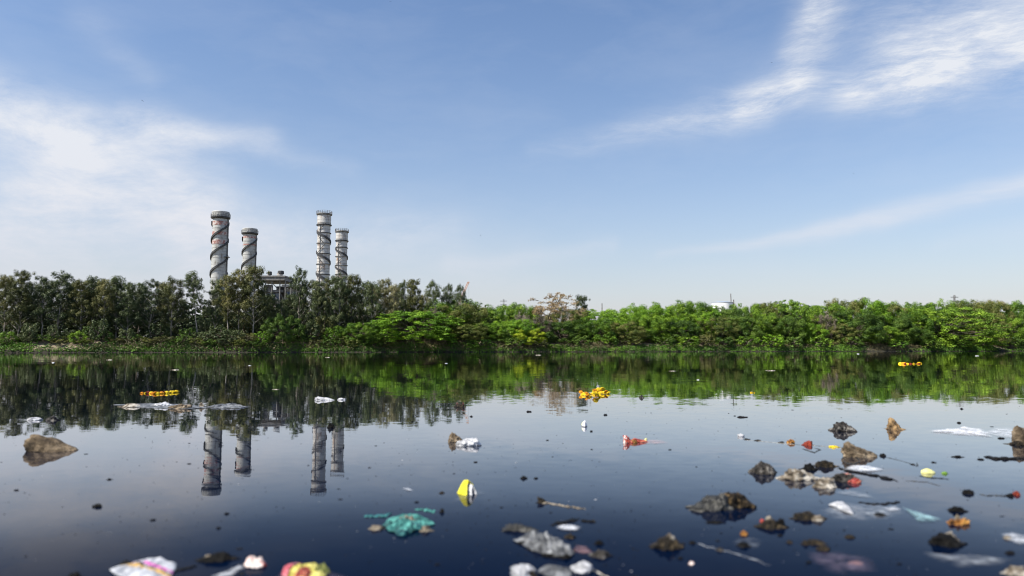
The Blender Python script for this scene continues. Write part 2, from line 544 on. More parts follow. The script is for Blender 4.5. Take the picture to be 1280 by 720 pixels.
def broadleaf(seed, H=13.0, W=17.0, nc=120, flat=1.0, size=0.29, layered=False, bot=0.06):
    rnd = random.Random(seed); rng = np.random.default_rng(seed)
    tr = MB(); clumps = []
    tr.tube(bend((0, 0, -.6), (rnd.uniform(-.4, .4), 0, H * .34), rnd, 3, .05), [.32, .27, .23, .2], 7)
    fork = Vector((0, 0, H * .3))
    lob = [(rnd.uniform(0, 6.28), rnd.uniform(0.75, 1.15)) for _ in range(5)]
    for i in range(nc):
        u = rnd.random()
        a = i * 2.399 + rnd.uniform(-.4, .4)
        zz = bot + (0.94 - bot) * ((i + .5) / nc)
        if zz < 0.5: rr = 0.80 + 0.20 * (zz / .5) ** 0.7
        else: rr = math.sqrt(max(0.02, 1 - ((zz - .5) / .52) ** 2.2))
        k_ = 1.0 + 0.16 * math.sin(a * 2 + lob[0][0]) + 0.13 * math.sin(a * 3 + lob[1][0] + zz * 4) + rnd.uniform(-.14, .1)
        rr = rr * k_ * (0.86 if rnd.random() < .8 else rnd.uniform(.3, .8))
        p = Vector((math.cos(a) * rr * W / 2, math.sin(a) * rr * W / 2, zz * H * rnd.uniform(.93, 1.05)))
        bb = rnd.uniform(0.75, 1.45) * min(1.0, W / 11)
        if layered:
            dr_ = Vector((math.cos(a), math.sin(a), 0))
            for q in range(4):
                pp_ = p + dr_ * (q - 1.5) * .75 * bb + Vector((rnd.gauss(0, .35), rnd.gauss(0, .35), -.16 * (q - 1) ** 2 * bb + rnd.gauss(0, .12)))
                clumps.append((pp_, (.85 * bb, .85 * bb, .30 * bb), int(52 * bb * bb)))
        else:
            clumps.append((p, (1.15 * bb, 1.15 * bb, 1.05 * bb * flat), int(300 * bb * bb)))
            for q in range(1):
                b2 = bb * rnd.uniform(.4, .65)
                off = Vector((rnd.gauss(0, 1), rnd.gauss(0, 1), rnd.gauss(0.2, .8))).normalized() * bb * 1.05
                clumps.append((p + off, (b2, b2, b2 * .8), int(130 * b2 * b2)))
        if i % 3 == 0:
            tr.tube(bend(fork, p, rnd, 3, .08), [.14, .09, .06, .02], 5)
    # loose shoots that break up the outline
    for q in range(0):
        a = rnd.uniform(0, 6.28); zz = rnd.uniform(.45, 1.0)
        rr = math.sqrt(max(0.03, 1 - ((zz - .5) / .55) ** 2))
        p = Vector((math.cos(a) * rr * W / 2, math.sin(a) * rr * W / 2, zz * H)) * rnd.uniform(.93, 1.0)
        clumps.append((p, (.4, .4, .6), 30))
    lm = leaves_mesh('crown', clumps, rng, size, 0.55, 0.55 if not layered else 1.0, 0.95, 0.45)
    return tr, lm, H

def bare_tree(seed, H=15.0, leafy=6):
    rnd = random.Random(seed); rng = np.random.default_rng(seed)
    tr = MB(); tips = []
    def grow(p, d, L, r_, lev):
        e = p + d * L
        r2 = max(r_, .05); tr.tube(bend(p, e, rnd, 3, .06), [r2, r2 * .9, r2 * .8, r2 * .7], 4 if lev > 1 else 7)
        if lev >= 5:
            tips.append(e); return
        for i in range(rnd.choice((2, 3, 3)) if lev else 4):
            ax = Vector((rnd.gauss(0, 1), rnd.gauss(0, 1), rnd.gauss(0.12, .45)))
            nd = (d * (0.85 if lev else .6) + ax.normalized() * (0.75 if lev else .9)).normalized()
            nd.z = max(nd.z, 0.12)
            grow(e, nd.normalized(), L * rnd.uniform(.60, .84), r_ * .58, lev + 1)
    grow(Vector((0, 0, -.5)), Vector((0, 0, 1)), H * .34, .34, 0)
    mz = max(t.z for t in tips)
    for q in range(90):
        a = rnd.uniform(0, 6.28); u_ = rnd.random() ** .5; zz = rnd.uniform(.42, .98)
        rr = 6.3 * math.sqrt(max(.02, 1 - ((zz - .45) / .55) ** 2)) * u_
        tips.append(Vector((math.cos(a) * rr, math.sin(a) * rr, zz * mz)))
    cl_ = [(t, (.7, .7, .55), leafy) for t in tips]
    lm = leaves_mesh('crown', cl_, rng, 0.30, 0.5, .2, .3, 1.0, 0.1)
    return tr, lm, mz

def thicket(seed, H=5.0, W=5.0):
    """dry grey-brown shrub: a sheaf of thin stems with sparse twigs"""
    rnd = random.Random(seed); rng = np.random.default_rng(seed)
    tr = MB(); cl_ = []
    for i in range(34):
        a = rnd.uniform(0, 6.28); q = rnd.uniform(.1, 1) ** .7
        tip = Vector((math.cos(a) * q * W / 2, math.sin(a) * q * W / 2, H * rnd.uniform(.6, 1) * (1.05 - .45 * q)))
        b0 = Vector((math.cos(a) * q * .5, math.sin(a) * q * .5, -.3))
        tr.tube(bend(b0, tip, rnd, 3, .06), [.05, .04, .03, .012], 4)
        cl_.append((tip, (.5, .5, .7), 40)); cl_.append((b0.lerp(tip, .65), (.5, .5, .8), 30))
    lm = leaves_mesh('crown', cl_, rng, 0.42, 0.16, .2, .1, 1.2, .1)
    return tr, lm, H

PROTO = {}
def proto(key, fn, bark):
    tr, lm, H = fn
    tm = mesh('trunk', tr.v, tr.f)
    tm.polygons.foreach_set('use_smooth', [True] * len(tm.polygons))
    tm.materials.append(bark)
    lm.materials.append(None)
    PROTO[key] = (tm, lm, H)
EUC = []
for i, (sp_, lw, dn) in enumerate([(1, .16, 1), (.9, .30, .9), (1.1, .12, 1.1), (.8, .10, 1.0), (1.05, .34, .9), (.95, .13, 1.15), (1.15, .22, .95)]):
    proto('euc%d' % i, eucalyptus(100 + i, 20, sp_, lw, dens=dn), M['bark_pale']); EUC.append('euc%d' % i)
proto('euc_lean', eucalyptus(141, 20, .8, .45, lean=-.10, dens=.95), M['bark_pale'])
proto('euc_open', eucalyptus(151, 20, .95, .58, dens=.9), M['bark_pale'])
BRD = []
for i in range(7):
    proto('brd%d' % i, broadleaf(200 + i, 13, 17, 112 + 4 * i), M['bark']); BRD.append('brd%d' % i)
LAY = []
for i in range(3):
    proto('lay%d' % i, broadleaf(230 + i, 10, 20, 150, layered=True, size=.32), M['bark']); LAY.append('lay%d' % i)
SHR = []
for i in range(5):
    proto('shr%d' % i, broadleaf(250 + i, 3.2, 3.8, 34, size=.26, bot=.12), M['bark']); SHR.append('shr%d' % i)
proto('bare', bare_tree(301, 15.0, 30), M['bark'])
for i in range(2): proto('thk%d' % i, thicket(320 + i), M['bark'])

TREES = []    # every tree as a record; labelled once all stand
def tree(name, cat, key, lmat, px, top, s_, wpx=None, row='front', desc='', label=None, group=None, rz=None, ws=1.0, base=None):
    tm, lm, Hn = PROTO[key]
    u = (px - 640) / F
    # solve Y so that the foot stands s_ metres behind the waterline
    Y = 190.0
    for _ in range(12):
        X = ray(px, 430).x / ray(px, 430).y * Y
        Y = shore(X) + s_
    X = ray(px, 430).x / ray(px, 430).y * Y
    z0 = ground(X, s_) - 0.1 if base is None else base
    Ztop = pt(px, top, Y).z
    H = Ztop - z0
    sz = H / Hn
    if wpx is None: sx = sz * ws
    else:
        Wn = {'b': 17.0, 'l': 20.0, 's': 3.8, 't': 5.0, 'e': 8.0}[key[0]] if key != 'bare' else 13.0
        sx = wpx * Y / F / Wn
    root = empty(name, (X, Y, z0))
    h = int(abs(X * 13.7 + Y * 7.1) * 10) % 628 / 100
    root.rotation_euler = (0, 0, h if rz is None else rz)
    root.scale = (sx, sx, sz)
    t = bpy.data.objects.new('trunk', tm); COL.objects.link(t); t.parent = root
    c = bpy.data.objects.new('crown', lm); COL.objects.link(c); c.parent = root
    c.material_slots[0].link = 'OBJECT'
    c.material_slots[0].material = M[lmat]
    root['category'] = cat
    if group: root['group'] = group
    if label: root['label'] = label
    TREES.append(dict(o=root, px=px, row=row, desc=desc, done=bool(label), cat=cat))
    return root

rnd = random.Random(5)
# --- tall eucalypts on the left half: (px, top, metres behind waterline)
FRONT = [(4, 344, 11), (23, 337, 9), (52, 347, 10), (71, 342, 10), (100, 350, 9), (113, 345, 12), (129, 348, 9), (144, 345, 13),
         (158, 352, 9), (186, 351, 10), (213, 349, 9), (268, 349, 11), (284, 343, 9), (298, 336, 12), (316, 332, 9),
         (396, 350, 9), (411, 347, 12), (424, 346, 9), (438, 343, 11), (464, 352, 9), (479, 348, 12), (491, 356, 9), (516, 348, 10)]
BACK = [(36, 352, 18), (62, 352, 20), (86, 352, 19), (92, 356, 26), (122, 352, 20), (137, 353, 22), (172, 353, 18), (200, 352, 20), (150, 356, 27), (178, 358, 27), (14, 350, 22),
        (226, 374, 22), (257, 383, 18), (304, 350, 20), (276, 362, 22), (385, 352, 17), (453, 351, 18), (404, 362, 22), (431, 358, 24), (470, 358, 24),
        (503, 352, 16), (528, 368, 18), (497, 366, 24), (46, 360, 30), (108, 360, 30), (164, 362, 32), (208, 362, 30), (290, 362, 30), (446, 366, 32), (418, 368, 32), (484, 370, 32), (515, 372, 28)]
LOWER = [(337, 369, 13), (350, 375, 10), (361, 367, 15), (333, 372, 20), (357, 378, 24), (346, 383, 28), (376, 372, 20), (368, 392, 26), (250, 398, 12), (324, 365, 24)]
mats = ['euc', 'euc', 'euc_olive', 'euc', 'euc_olive', 'euc']
words = {'euc': 'grey-green', 'euc_olive': 'olive-topped', 'euc_pale': 'pale dry-looking'}
for i, (px, top, s_) in enumerate(FRONT):
    mt = mats[(i * 5 + 2) % 6]
    if px in (23, 284, 298, 316, 213): mt = 'euc_olive'
    if px in (479, 491): mt = 'euc_pale'
    tree('eucalyptus_tree', 'tree', EUC[(i * 3) % 7], mt, px, top, s_, row='front', desc='tall %s eucalyptus' % words[mt], group='eucalyptus trees on the far bank', ws=rnd.uniform(.85, 1.1))
for i, (px, top, s_) in enumerate(BACK):
    mt = mats[(i * 7 + 1) % 6]
    if px in (470, 497): mt = 'euc_pale'
    tree('eucalyptus_tree', 'tree', EUC[(i * 5 + 1) % 7], mt, px, top, s_, row='back', desc='%s eucalyptus' % words[mt], group='eucalyptus trees on the far bank', ws=rnd.uniform(.9, 1.15))
for i, (px, top, s_) in enumerate(LOWER):
    tree('eucalyptus_tree', 'tree', EUC[(i * 4 + 2) % 7], 'euc', px, top, s_, row='lower', desc='shorter grey-green eucalyptus', group='eucalyptus trees on the far bank', ws=1.1)
tree('eucalyptus_tree', 'tree', 'euc_lean', 'euc', 246, 339, 10, label='slender eucalyptus standing apart in a gap just before the leftmost chimney', rz=0.2, group='eucalyptus trees on the far bank')
tree('eucalyptus_tree', 'tree', 'euc2', 'euc', 373, 337, 10, label='tall narrow eucalyptus just right of the power plant roof', ws=.7, group='eucalyptus trees on the far bank')
tree('eucalyptus_tree', 'tree', 'euc_open', 'euc', 540, 352, 16, label='eucalyptus with a round tuft of crown, first of the three open ones before the crane', ws=1.0, group='eucalyptus trees on the far bank')
tree('eucalyptus_tree', 'tree', 'euc_open', 'euc', 561, 356, 17, label='open-crowned eucalyptus between the round-tufted one and the crane', rz=2.0, ws=.9, group='eucalyptus trees on the far bank')
tree('eucalyptus_tree', 'tree', 'euc_open', 'euc', 575, 357, 15, label='open-crowned eucalyptus nearest the red crane boom', rz=4.1, ws=.8, group='eucalyptus trees on the far bank')
tree('eucalyptus_tree', 'tree', 'euc0', 'euc', 727, 369, 24, label='small dark tufted tree poking up beside the bare brown tree', rz=1.1, ws=.95)

# --- broad green trees
tree('spreading_tree', 'tree', 'lay0', 'bright', 520, 388, 6, 114, label='wide bright green feathery tree spreading low over the water below the eucalypts')
tree('spreading_tree', 'tree', 'lay1', 'green', 528, 386, 13, 90, label='darker feathery tree directly behind the wide bright green one')
tree('broadleaf_tree', 'tree', 'brd0', 'dark', 353, 395, 5, 52, label='dense dark green round tree at the waterline below the power plant')
tree('broadleaf_tree', 'tree', 'brd1', 'green', 449, 402, 6, 56, label='round mid green tree left of the wide feathery tree')
tree('broadleaf_tree', 'tree', 'brd2', 'brownish', 574, 379, 14, 80, label='large domed tree turning brown at the top, right of the feathery tree')
tree('broadleaf_tree', 'tree', 'brd6', 'green', 560, 374, 22, 90, label='bright topped green tree behind the browning domed tree')
tree('broadleaf_tree', 'tree', 'brd3', 'brownish', 582, 404, 7, 62, label='olive brown rounded tree at the water below the browning dome')
tree('broadleaf_tree', 'tree', 'brd4', 'bright', 653, 399, 8, 46, label='fresh bright green bushy tree just left of the yellow-green one')
tree('broadleaf_tree', 'tree', 'brd5', 'yellow', 661, 411, 5, 44, label='small yellow-green tree, the yellowest on the bank')
tree('bare_tree', 'tree', 'bare', 'russet', 699, 367, 18, 80, label='bare brown tree with a fan of leafless twigs above the green ones')
tree('dry_shrub', 'shrub', 'thk0', 'dry', 674, 389, 9, 34, label='dry grey-brown leafless shrub left of the bare brown tree')
tree('dry_shrub', 'shrub', 'thk1', 'dry', 652, 388, 14, 28, label='dry grey shrub behind the fresh bright green tree')
tree('dry_shrub', 'shrub', 'thk1', 'dry', 1031, 387, 9, 30, label='dry pinkish brown shrub among green trees right of the white tank')
tree('dry_shrub', 'shrub', 'thk0', 'dry', 541, 380, 4, 16, label='tiny dry grey shrub between feathery tree and browning dome', base=6)
tree('spreading_tree', 'tree', 'lay2', 'green', 1178, 383, 12, 118, label='wide layered feathery tree on the right bank below the lattice mast')
tree('spreading_tree', 'tree', 'lay1', 'green', 985, 373, 16, 70, label='flat-topped tree rising highest just right of the white tank')
tree('broadleaf_tree', 'tree', 'brd0', 'dark', 1068, 388, 11, 76, label='rounded dark green tree with a black hollow under its crown')
RIGHT_FRONT = [(608, 402, 7, 50, 'green'), (632, 401, 7, 50, 'bright'), (624, 414, 5, 34, 'dark'), (700, 401, 6, 74, 'dark'), (741, 398, 8, 62, 'green'), (778, 402, 6, 62, 'brownish'), (812, 396, 8, 66, 'green'),
               (846, 400, 7, 62, 'dark'), (868, 392, 10, 54, 'bright'), (893, 396, 6, 60, 'brownish'), (926, 394, 7, 62, 'dark'), (955, 392, 9, 56, 'green'), (978, 394, 6, 62, 'dark'), (1008, 404, 5, 46, 'bright'),
               (1018, 392, 9, 58, 'brownish'), (1042, 404, 5, 50, 'brownish'), (1110, 392, 8, 66, 'dark'), (1100, 408, 4, 60, 'green'), (1136, 390, 9, 62, 'green'), (1140, 410, 4, 50, 'dark'), (1226, 392, 8, 62, 'brownish'), (1254, 396, 6, 60, 'green'), (1282, 392, 8, 62, 'dark')]
RIGHT_BACK = [(600, 384, 18, 60, 'green'), (622, 384, 20, 56, 'green'), (645, 380, 24, 60, 'green'), (680, 393, 20, 44, 'brownish'), (711, 384, 22, 56, 'brownish'), (752, 386, 18, 70, 'bright'), (783, 385, 20, 64, 'bright'), (806, 381, 22, 72, 'bright'), (834, 381, 20, 66, 'green'),
              (858, 377, 24, 66, 'green'), (882, 381, 20, 58, 'bright'), (908, 381, 18, 64, 'dark'), (936, 380, 22, 60, 'green'), (962, 378, 20, 60, 'brownish'), (1008, 381, 22, 62, 'green'), (1036, 378, 20, 66, 'green'), (1062, 374, 22, 66, 'brownish'), (1086, 374, 20, 66, 'bright'),
              (1104, 378, 22, 60, 'brownish'), (1128, 378, 20, 60, 'green'), (1152, 379, 22, 62, 'green'), (1182, 376, 26, 70, 'green'), (1210, 378, 18, 66, 'brownish'), (1232, 376, 22, 64, 'brownish'), (1256, 377, 20, 60, 'green'), (1280, 377, 22, 62, 'dark')]
gw = {'green': 'mid green', 'bright': 'bright green', 'dark': 'dark green', 'brownish': 'browning', 'yellow': 'yellow-green'}
for i, (px, top, s_, wp, mt) in enumerate(RIGHT_FRONT):
    tree('broadleaf_tree', 'tree', BRD[(i * 3 + 1) % 7], mt, px, top, s_ + (4.5 if px > 690 else 1.5), wp, row='front', desc='bushy %s tree' % gw[mt], group='bushy trees on the far bank')
for i, (px, top, s_, wp, mt) in enumerate(RIGHT_BACK):
    key = BRD[(i * 5 + 2) % 7] if i % 5 else LAY[i % 3]
    tree('broadleaf_tree', 'tree', key, mt, px, top, s_, wp, row='back', desc='tall bushy %s tree' % gw[mt], group='bushy trees on the far bank')

# --- shrubs on the slope: (px, top, s, w, mat)
SHRUBS = [(10, 414, 4, 22, 'green'), (24, 421, 6, 16, 'brownish'), (37, 404, 5, 20, 'euc'), (52, 424, 5, 20, 'brownish'), (66, 406, 5, 14, 'euc'), (80, 420, 6, 18, 'brownish'), (97, 415, 4, 22, 'green'), (112, 408, 6, 18, 'dark'),
          (123, 398, 5, 22, 'euc'), (140, 422, 5, 20, 'brownish'), (157, 410, 5, 20, 'euc'), (176, 421, 6, 20, 'brownish'), (198, 404, 8, 26, 'euc'), (220, 423, 5, 22, 'bank_green'), (236, 410, 7, 22, 'dark'), (256, 414, 4, 26, 'euc'), (274, 408, 5, 30, 'euc'), (292, 412, 4, 26, 'euc'), (309, 416, 4, 26, 'euc_olive'),
          (326, 414, 4, 24, 'bright'), (380, 418, 5, 28, 'dark'), (391, 404, 6, 28, 'euc'), (404, 396, 7, 26, 'euc_olive'), (416, 408, 5, 26, 'green'), (430, 420, 4, 24, 'brownish'), (468, 414, 4, 26, 'dark'), (482, 424, 3, 22, 'brownish'),
          (600, 424, 2.5, 34, 'bank_green'), (640, 422, 3, 30, 'dark'), (672, 424, 2.5, 26, 'euc_olive'), (690, 430, 2, 22, 'dark'), (723, 420, 5, 30, 'dark'), (755, 418, 6, 32, 'green'), (790, 419, 5, 28, 'brownish'), (829, 421, 5, 30, 'dark'), (858, 420, 4, 32, 'green'),
          (880, 419, 4, 26, 'euc_olive'), (905, 421, 4, 28, 'dark'), (934, 419, 4, 30, 'green'), (962, 418, 4, 36, 'bright'), (990, 420, 3, 26, 'dark'), (1024, 420, 3, 30, 'green'), (1064, 421, 3, 26, 'dark'), (1118, 424, 2.5, 28, 'bank_green'), (1160, 424, 3, 34, 'dark'), (1200, 424, 3, 30, 'green'), (1228, 422, 4, 26, 'bank_green'), (1262, 421, 4, 30, 'dark')]
SHRUBS += [(4, 424, 3.5, 18, 'dark'), (31, 417, 5, 24, 'euc'), (58, 418, 4.5, 22, 'dark'), (74, 424, 4, 20, 'brownish'), (88, 412, 6, 22, 'euc'), (105, 424, 4, 24, 'brownish'), (131, 414, 5, 24, 'dark'), (148, 424, 4, 22, 'euc_olive'), (166, 418, 5, 22, 'dark'), (187, 424, 4, 24, 'brownish'), (206, 420, 5, 26, 'euc_olive'), (229, 418, 4, 24, 'dark'), (246, 422, 3.5, 24, 'brownish'), (265, 424, 3, 28, 'dark'), (284, 422, 3, 26, 'euc'), (300, 424, 3, 24, 'brownish'), (318, 426, 2.5, 24, 'dark'), (398, 424, 3, 24, 'euc_olive'), (412, 424, 3, 24, 'dark'), (442, 424, 3, 24, 'brownish'), (456, 420, 4, 30, 'dark')]
sw = {'green': 'mid green', 'dark': 'dark green', 'bright': 'bright green', 'brownish': 'browning', 'euc': 'grey-green', 'euc_olive': 'olive', 'bank_green': 'light green'}
for i, (px, top, s_, wp, mt) in enumerate(SHRUBS):
    tree('bank_shrub', 'shrub', SHR[i % 5], mt, px, top, s_, wp, row='shrub', desc='low %s shrub' % sw[mt], group='shrubs at the foot of the far bank')

# labels from the nearest landmark, counted outward
LM = [(0, 'the left end of the bank'), (246, 'the slender eucalyptus standing apart'), (274, 'the leftmost chimney'), (345, 'the power plant roof'), (427, 'the rightmost chimney'),
      (520, 'the wide feathery tree'), (582, 'the red crane boom'), (699, 'the bare brown tree'), (903, 'the white tank'), (1178, 'the layered feathery tree'), (1290, 'the right end of the bank')]
ORD = ['first', 'second', 'third', 'fourth', 'fifth', 'sixth', 'seventh', 'eighth', 'ninth', 'tenth', 'eleventh', 'twelfth', 'thirteenth', 'fourteenth']
buckets = {}
for t in TREES:
    if t['done']: continue
    lx, ln = min(LM, key=lambda l: abs(l[0] - t['px']))
    side = 'right of' if t['px'] >= lx else 'left of'
    if ln.startswith('the left end'): side = 'from'
    if ln.startswith('the right end'): side = 'from'
    buckets.setdefault((t['desc'], t['row'], ln, side), []).append((abs(t['px'] - lx), t))
ROWW = {'front': ' in front', 'back': ' at the back', 'lower': '', 'shrub': ''}
for (desc, row, ln, side), lst in buckets.items():
    lst.sort(key=lambda q: q[0])
    for i, (_, t) in enumerate(lst):
        if len(lst) == 1 and side != 'from':
            t['o']['label'] = '%s%s, just %s %s' % (desc, ROWW[row], side, ln)
        else:
            t['o']['label'] = '%s%s, %s %s %s' % (desc, ROWW[row], ORD[i], side, ln)

# --- undergrowth and bank weeds: nobody could count these
def strip_cloud(name, n, slo, shi, zlo, zhi, size, aspect, seed, dens, xr=(-190, 300), up=.3):
    rng = np.random.default_rng(seed)
    pts = []
    while len(pts) < n:
        X = rng.uniform(*xr); s_ = rng.uniform(slo, shi)
        if dens(X, s_) < rng.random(): continue
        Y = shore(X) + s_
        if abs(X / Y) > 0.80: continue
        zk = 1.0 if zhi < 5 or X < -5 else .62
        z = ground(X, s_) + zlo + zk * (zhi - zlo) * rng.random() ** (1.5 if zhi < 2 else 0.9) * (0.55 + 0.9 * abs(mn.noise(Vector((X * .18, s_ * .2, seed)))))
        pts.append(((X, Y, z), (.25, .25, .2), 3))
    return leaves_mesh(name, pts, rng, size, aspect, up, .4, .9, .0)
def d_weeds(X, s_): return max(0, min(1, 3.2 * (mn.noise(Vector((X * .055, s_ * .1, 2.2))) + (.27 if X < 20 else .42) - .10 * max(0, s_ - 1.5))))
def d_dry(X, s_): return max(0, min(1, 2.4 * (mn.noise(Vector((X * .05, s_ * .16, 12.2))) + .16)))
def d_under(X, s_): return 1.0 if X < 0 else .6
me = strip_cloud('bank_weeds', 22000, .1, 3.4, .0, .9, .36, .45, 1, d_weeds)
tag(link('bank_weeds', me, M['bank_green']), 'bright green weeds growing along the waterline of the far bank', 'weeds', kind='stuff')
me = strip_cloud('dry_grass', 30000, .4, 10, .0, 1.5, .5, .22, 2, d_dry)
tag(link('dry_grass', me, M['bank_dry']), 'straw coloured dry grass on the slope of the far bank', 'grass', kind='stuff')
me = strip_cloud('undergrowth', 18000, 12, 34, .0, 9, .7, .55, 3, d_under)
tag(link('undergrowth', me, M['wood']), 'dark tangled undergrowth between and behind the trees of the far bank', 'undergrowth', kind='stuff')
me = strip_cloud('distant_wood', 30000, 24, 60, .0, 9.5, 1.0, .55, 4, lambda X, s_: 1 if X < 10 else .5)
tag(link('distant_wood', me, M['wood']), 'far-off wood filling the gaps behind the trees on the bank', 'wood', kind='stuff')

#DEBRIS
# ------------------------------------------------------------------ power plant
def frame_rust(name, base, streak):
    m, gg, out = newmat(name)
    t = gg.n('ShaderNodeTexCoord').outputs['Object']
    a = gg.noise(gg.mapping(t, scale=(1, 1, .12)), 0.9, 5, .65)
    b_ = gg.noise(t, 0.35, 4, .6)
    c = gg.mix(gg.rng(gg.m('MULTIPLY', a.outputs['Fac'], b_.outputs['Fac']), .25, .40), c4(base), c4(streak))
    sp_ = gg.n('ShaderNodeSeparateXYZ'); gg.put(sp_.inputs[0], t)
    seam = gg.m('LESS_THAN', gg.m('FRACT', gg.m('MULTIPLY', sp_.outputs[2], 1 / 1.5)), 0.16)
    c = gg.mix(gg.m('MULTIPLY', seam, .55), c, (0.16, 0.15, 0.14, 1))
    gg.put(out.inputs[0], pbsdf(gg, c, .55, .4, .0).outputs[0])
    return m
m_steel = frame_rust('weathered pale steel', (0.40, 0.405, 0.39), (0.20, 0.18, 0.155))
m_rusty = frame_rust('rust streaked pale steel', (0.47, 0.465, 0.445), (0.22, 0.125, 0.07))
m_band = rough_mat('faded red paint', [(0.20, 0.075, 0.065), (0.30, 0.15, 0.13), (0.45, 0.40, 0.38)], .7, .7, .1, lo=.3, hi=.6)
m_dark = rough_mat('dark steel', [(0.025, 0.026, 0.03), (0.06, 0.06, 0.06)], 2, .6, .1)
m_grey = rough_mat('grey steel', [(0.09, 0.088, 0.085), (0.19, 0.185, 0.18)], 1, .6, .1)
m_conc = rough_mat('stained concrete', [(0.30, 0.28, 0.26), (0.46, 0.44, 0.41)], .6, .9, .2)
m_pink = rough_mat('faded reddish cladding', [(0.16, 0.12, 0.12), (0.30, 0.24, 0.235)], .8, .8, .1)
m_glass = rough_mat('bluish window glass', [(0.05, 0.07, 0.11), (0.10, 0.13, 0.18)], 1, .15, .0, spec=.6)

def helix(r0, r1, z0, z1, pitch, a0, th, hand=1, n=None):
    """a flat fin of depth r1-r0 and thickness th wound round the shell from z0 to z1"""
    mb = MB(); n = n or int(abs(z1 - z0) / pitch * 36) + 2
    vs, fs = [], []
    for i in range(n):
        z = z0 + (z1 - z0) * i / (n - 1)
        a = a0 + hand * 2 * math.pi * (z - z0) / pitch
        for r_, dz in ((r0, -th / 2), (r1, -th / 2), (r1, th / 2), (r0, th / 2)):
            vs.append((r_ * math.cos(a), r_ * math.sin(a), z + dz))
    for i in range(n - 1):
        for j in range(4):
            fs.append((i * 4 + j, i * 4 + (j + 1) % 4, (i + 1) * 4 + (j + 1) % 4, (i + 1) * 4 + j))
    fs += [(3, 2, 1, 0), tuple((n - 1) * 4 + j for j in range(4))]
    mb.add(vs, fs)
    return mb

def ring_rail(r_, z, h=1.1, n=20, t=.06):
    mb = MB()
    for i in range(n):
        a = 2 * math.pi * i / n; a2 = 2 * math.pi * (i + 1) / n
        p = Vector((r_ * math.cos(a), r_ * math.sin(a), z)); q = Vector((r_ * math.cos(a2), r_ * math.sin(a2), z))
        mb.tube([p, p + Vector((0, 0, h))], t, 4)
        for hh in (h, h * .5): mb.tube([p + Vector((0, 0, hh)), q + Vector((0, 0, hh))], t * .8, 4)
    return mb

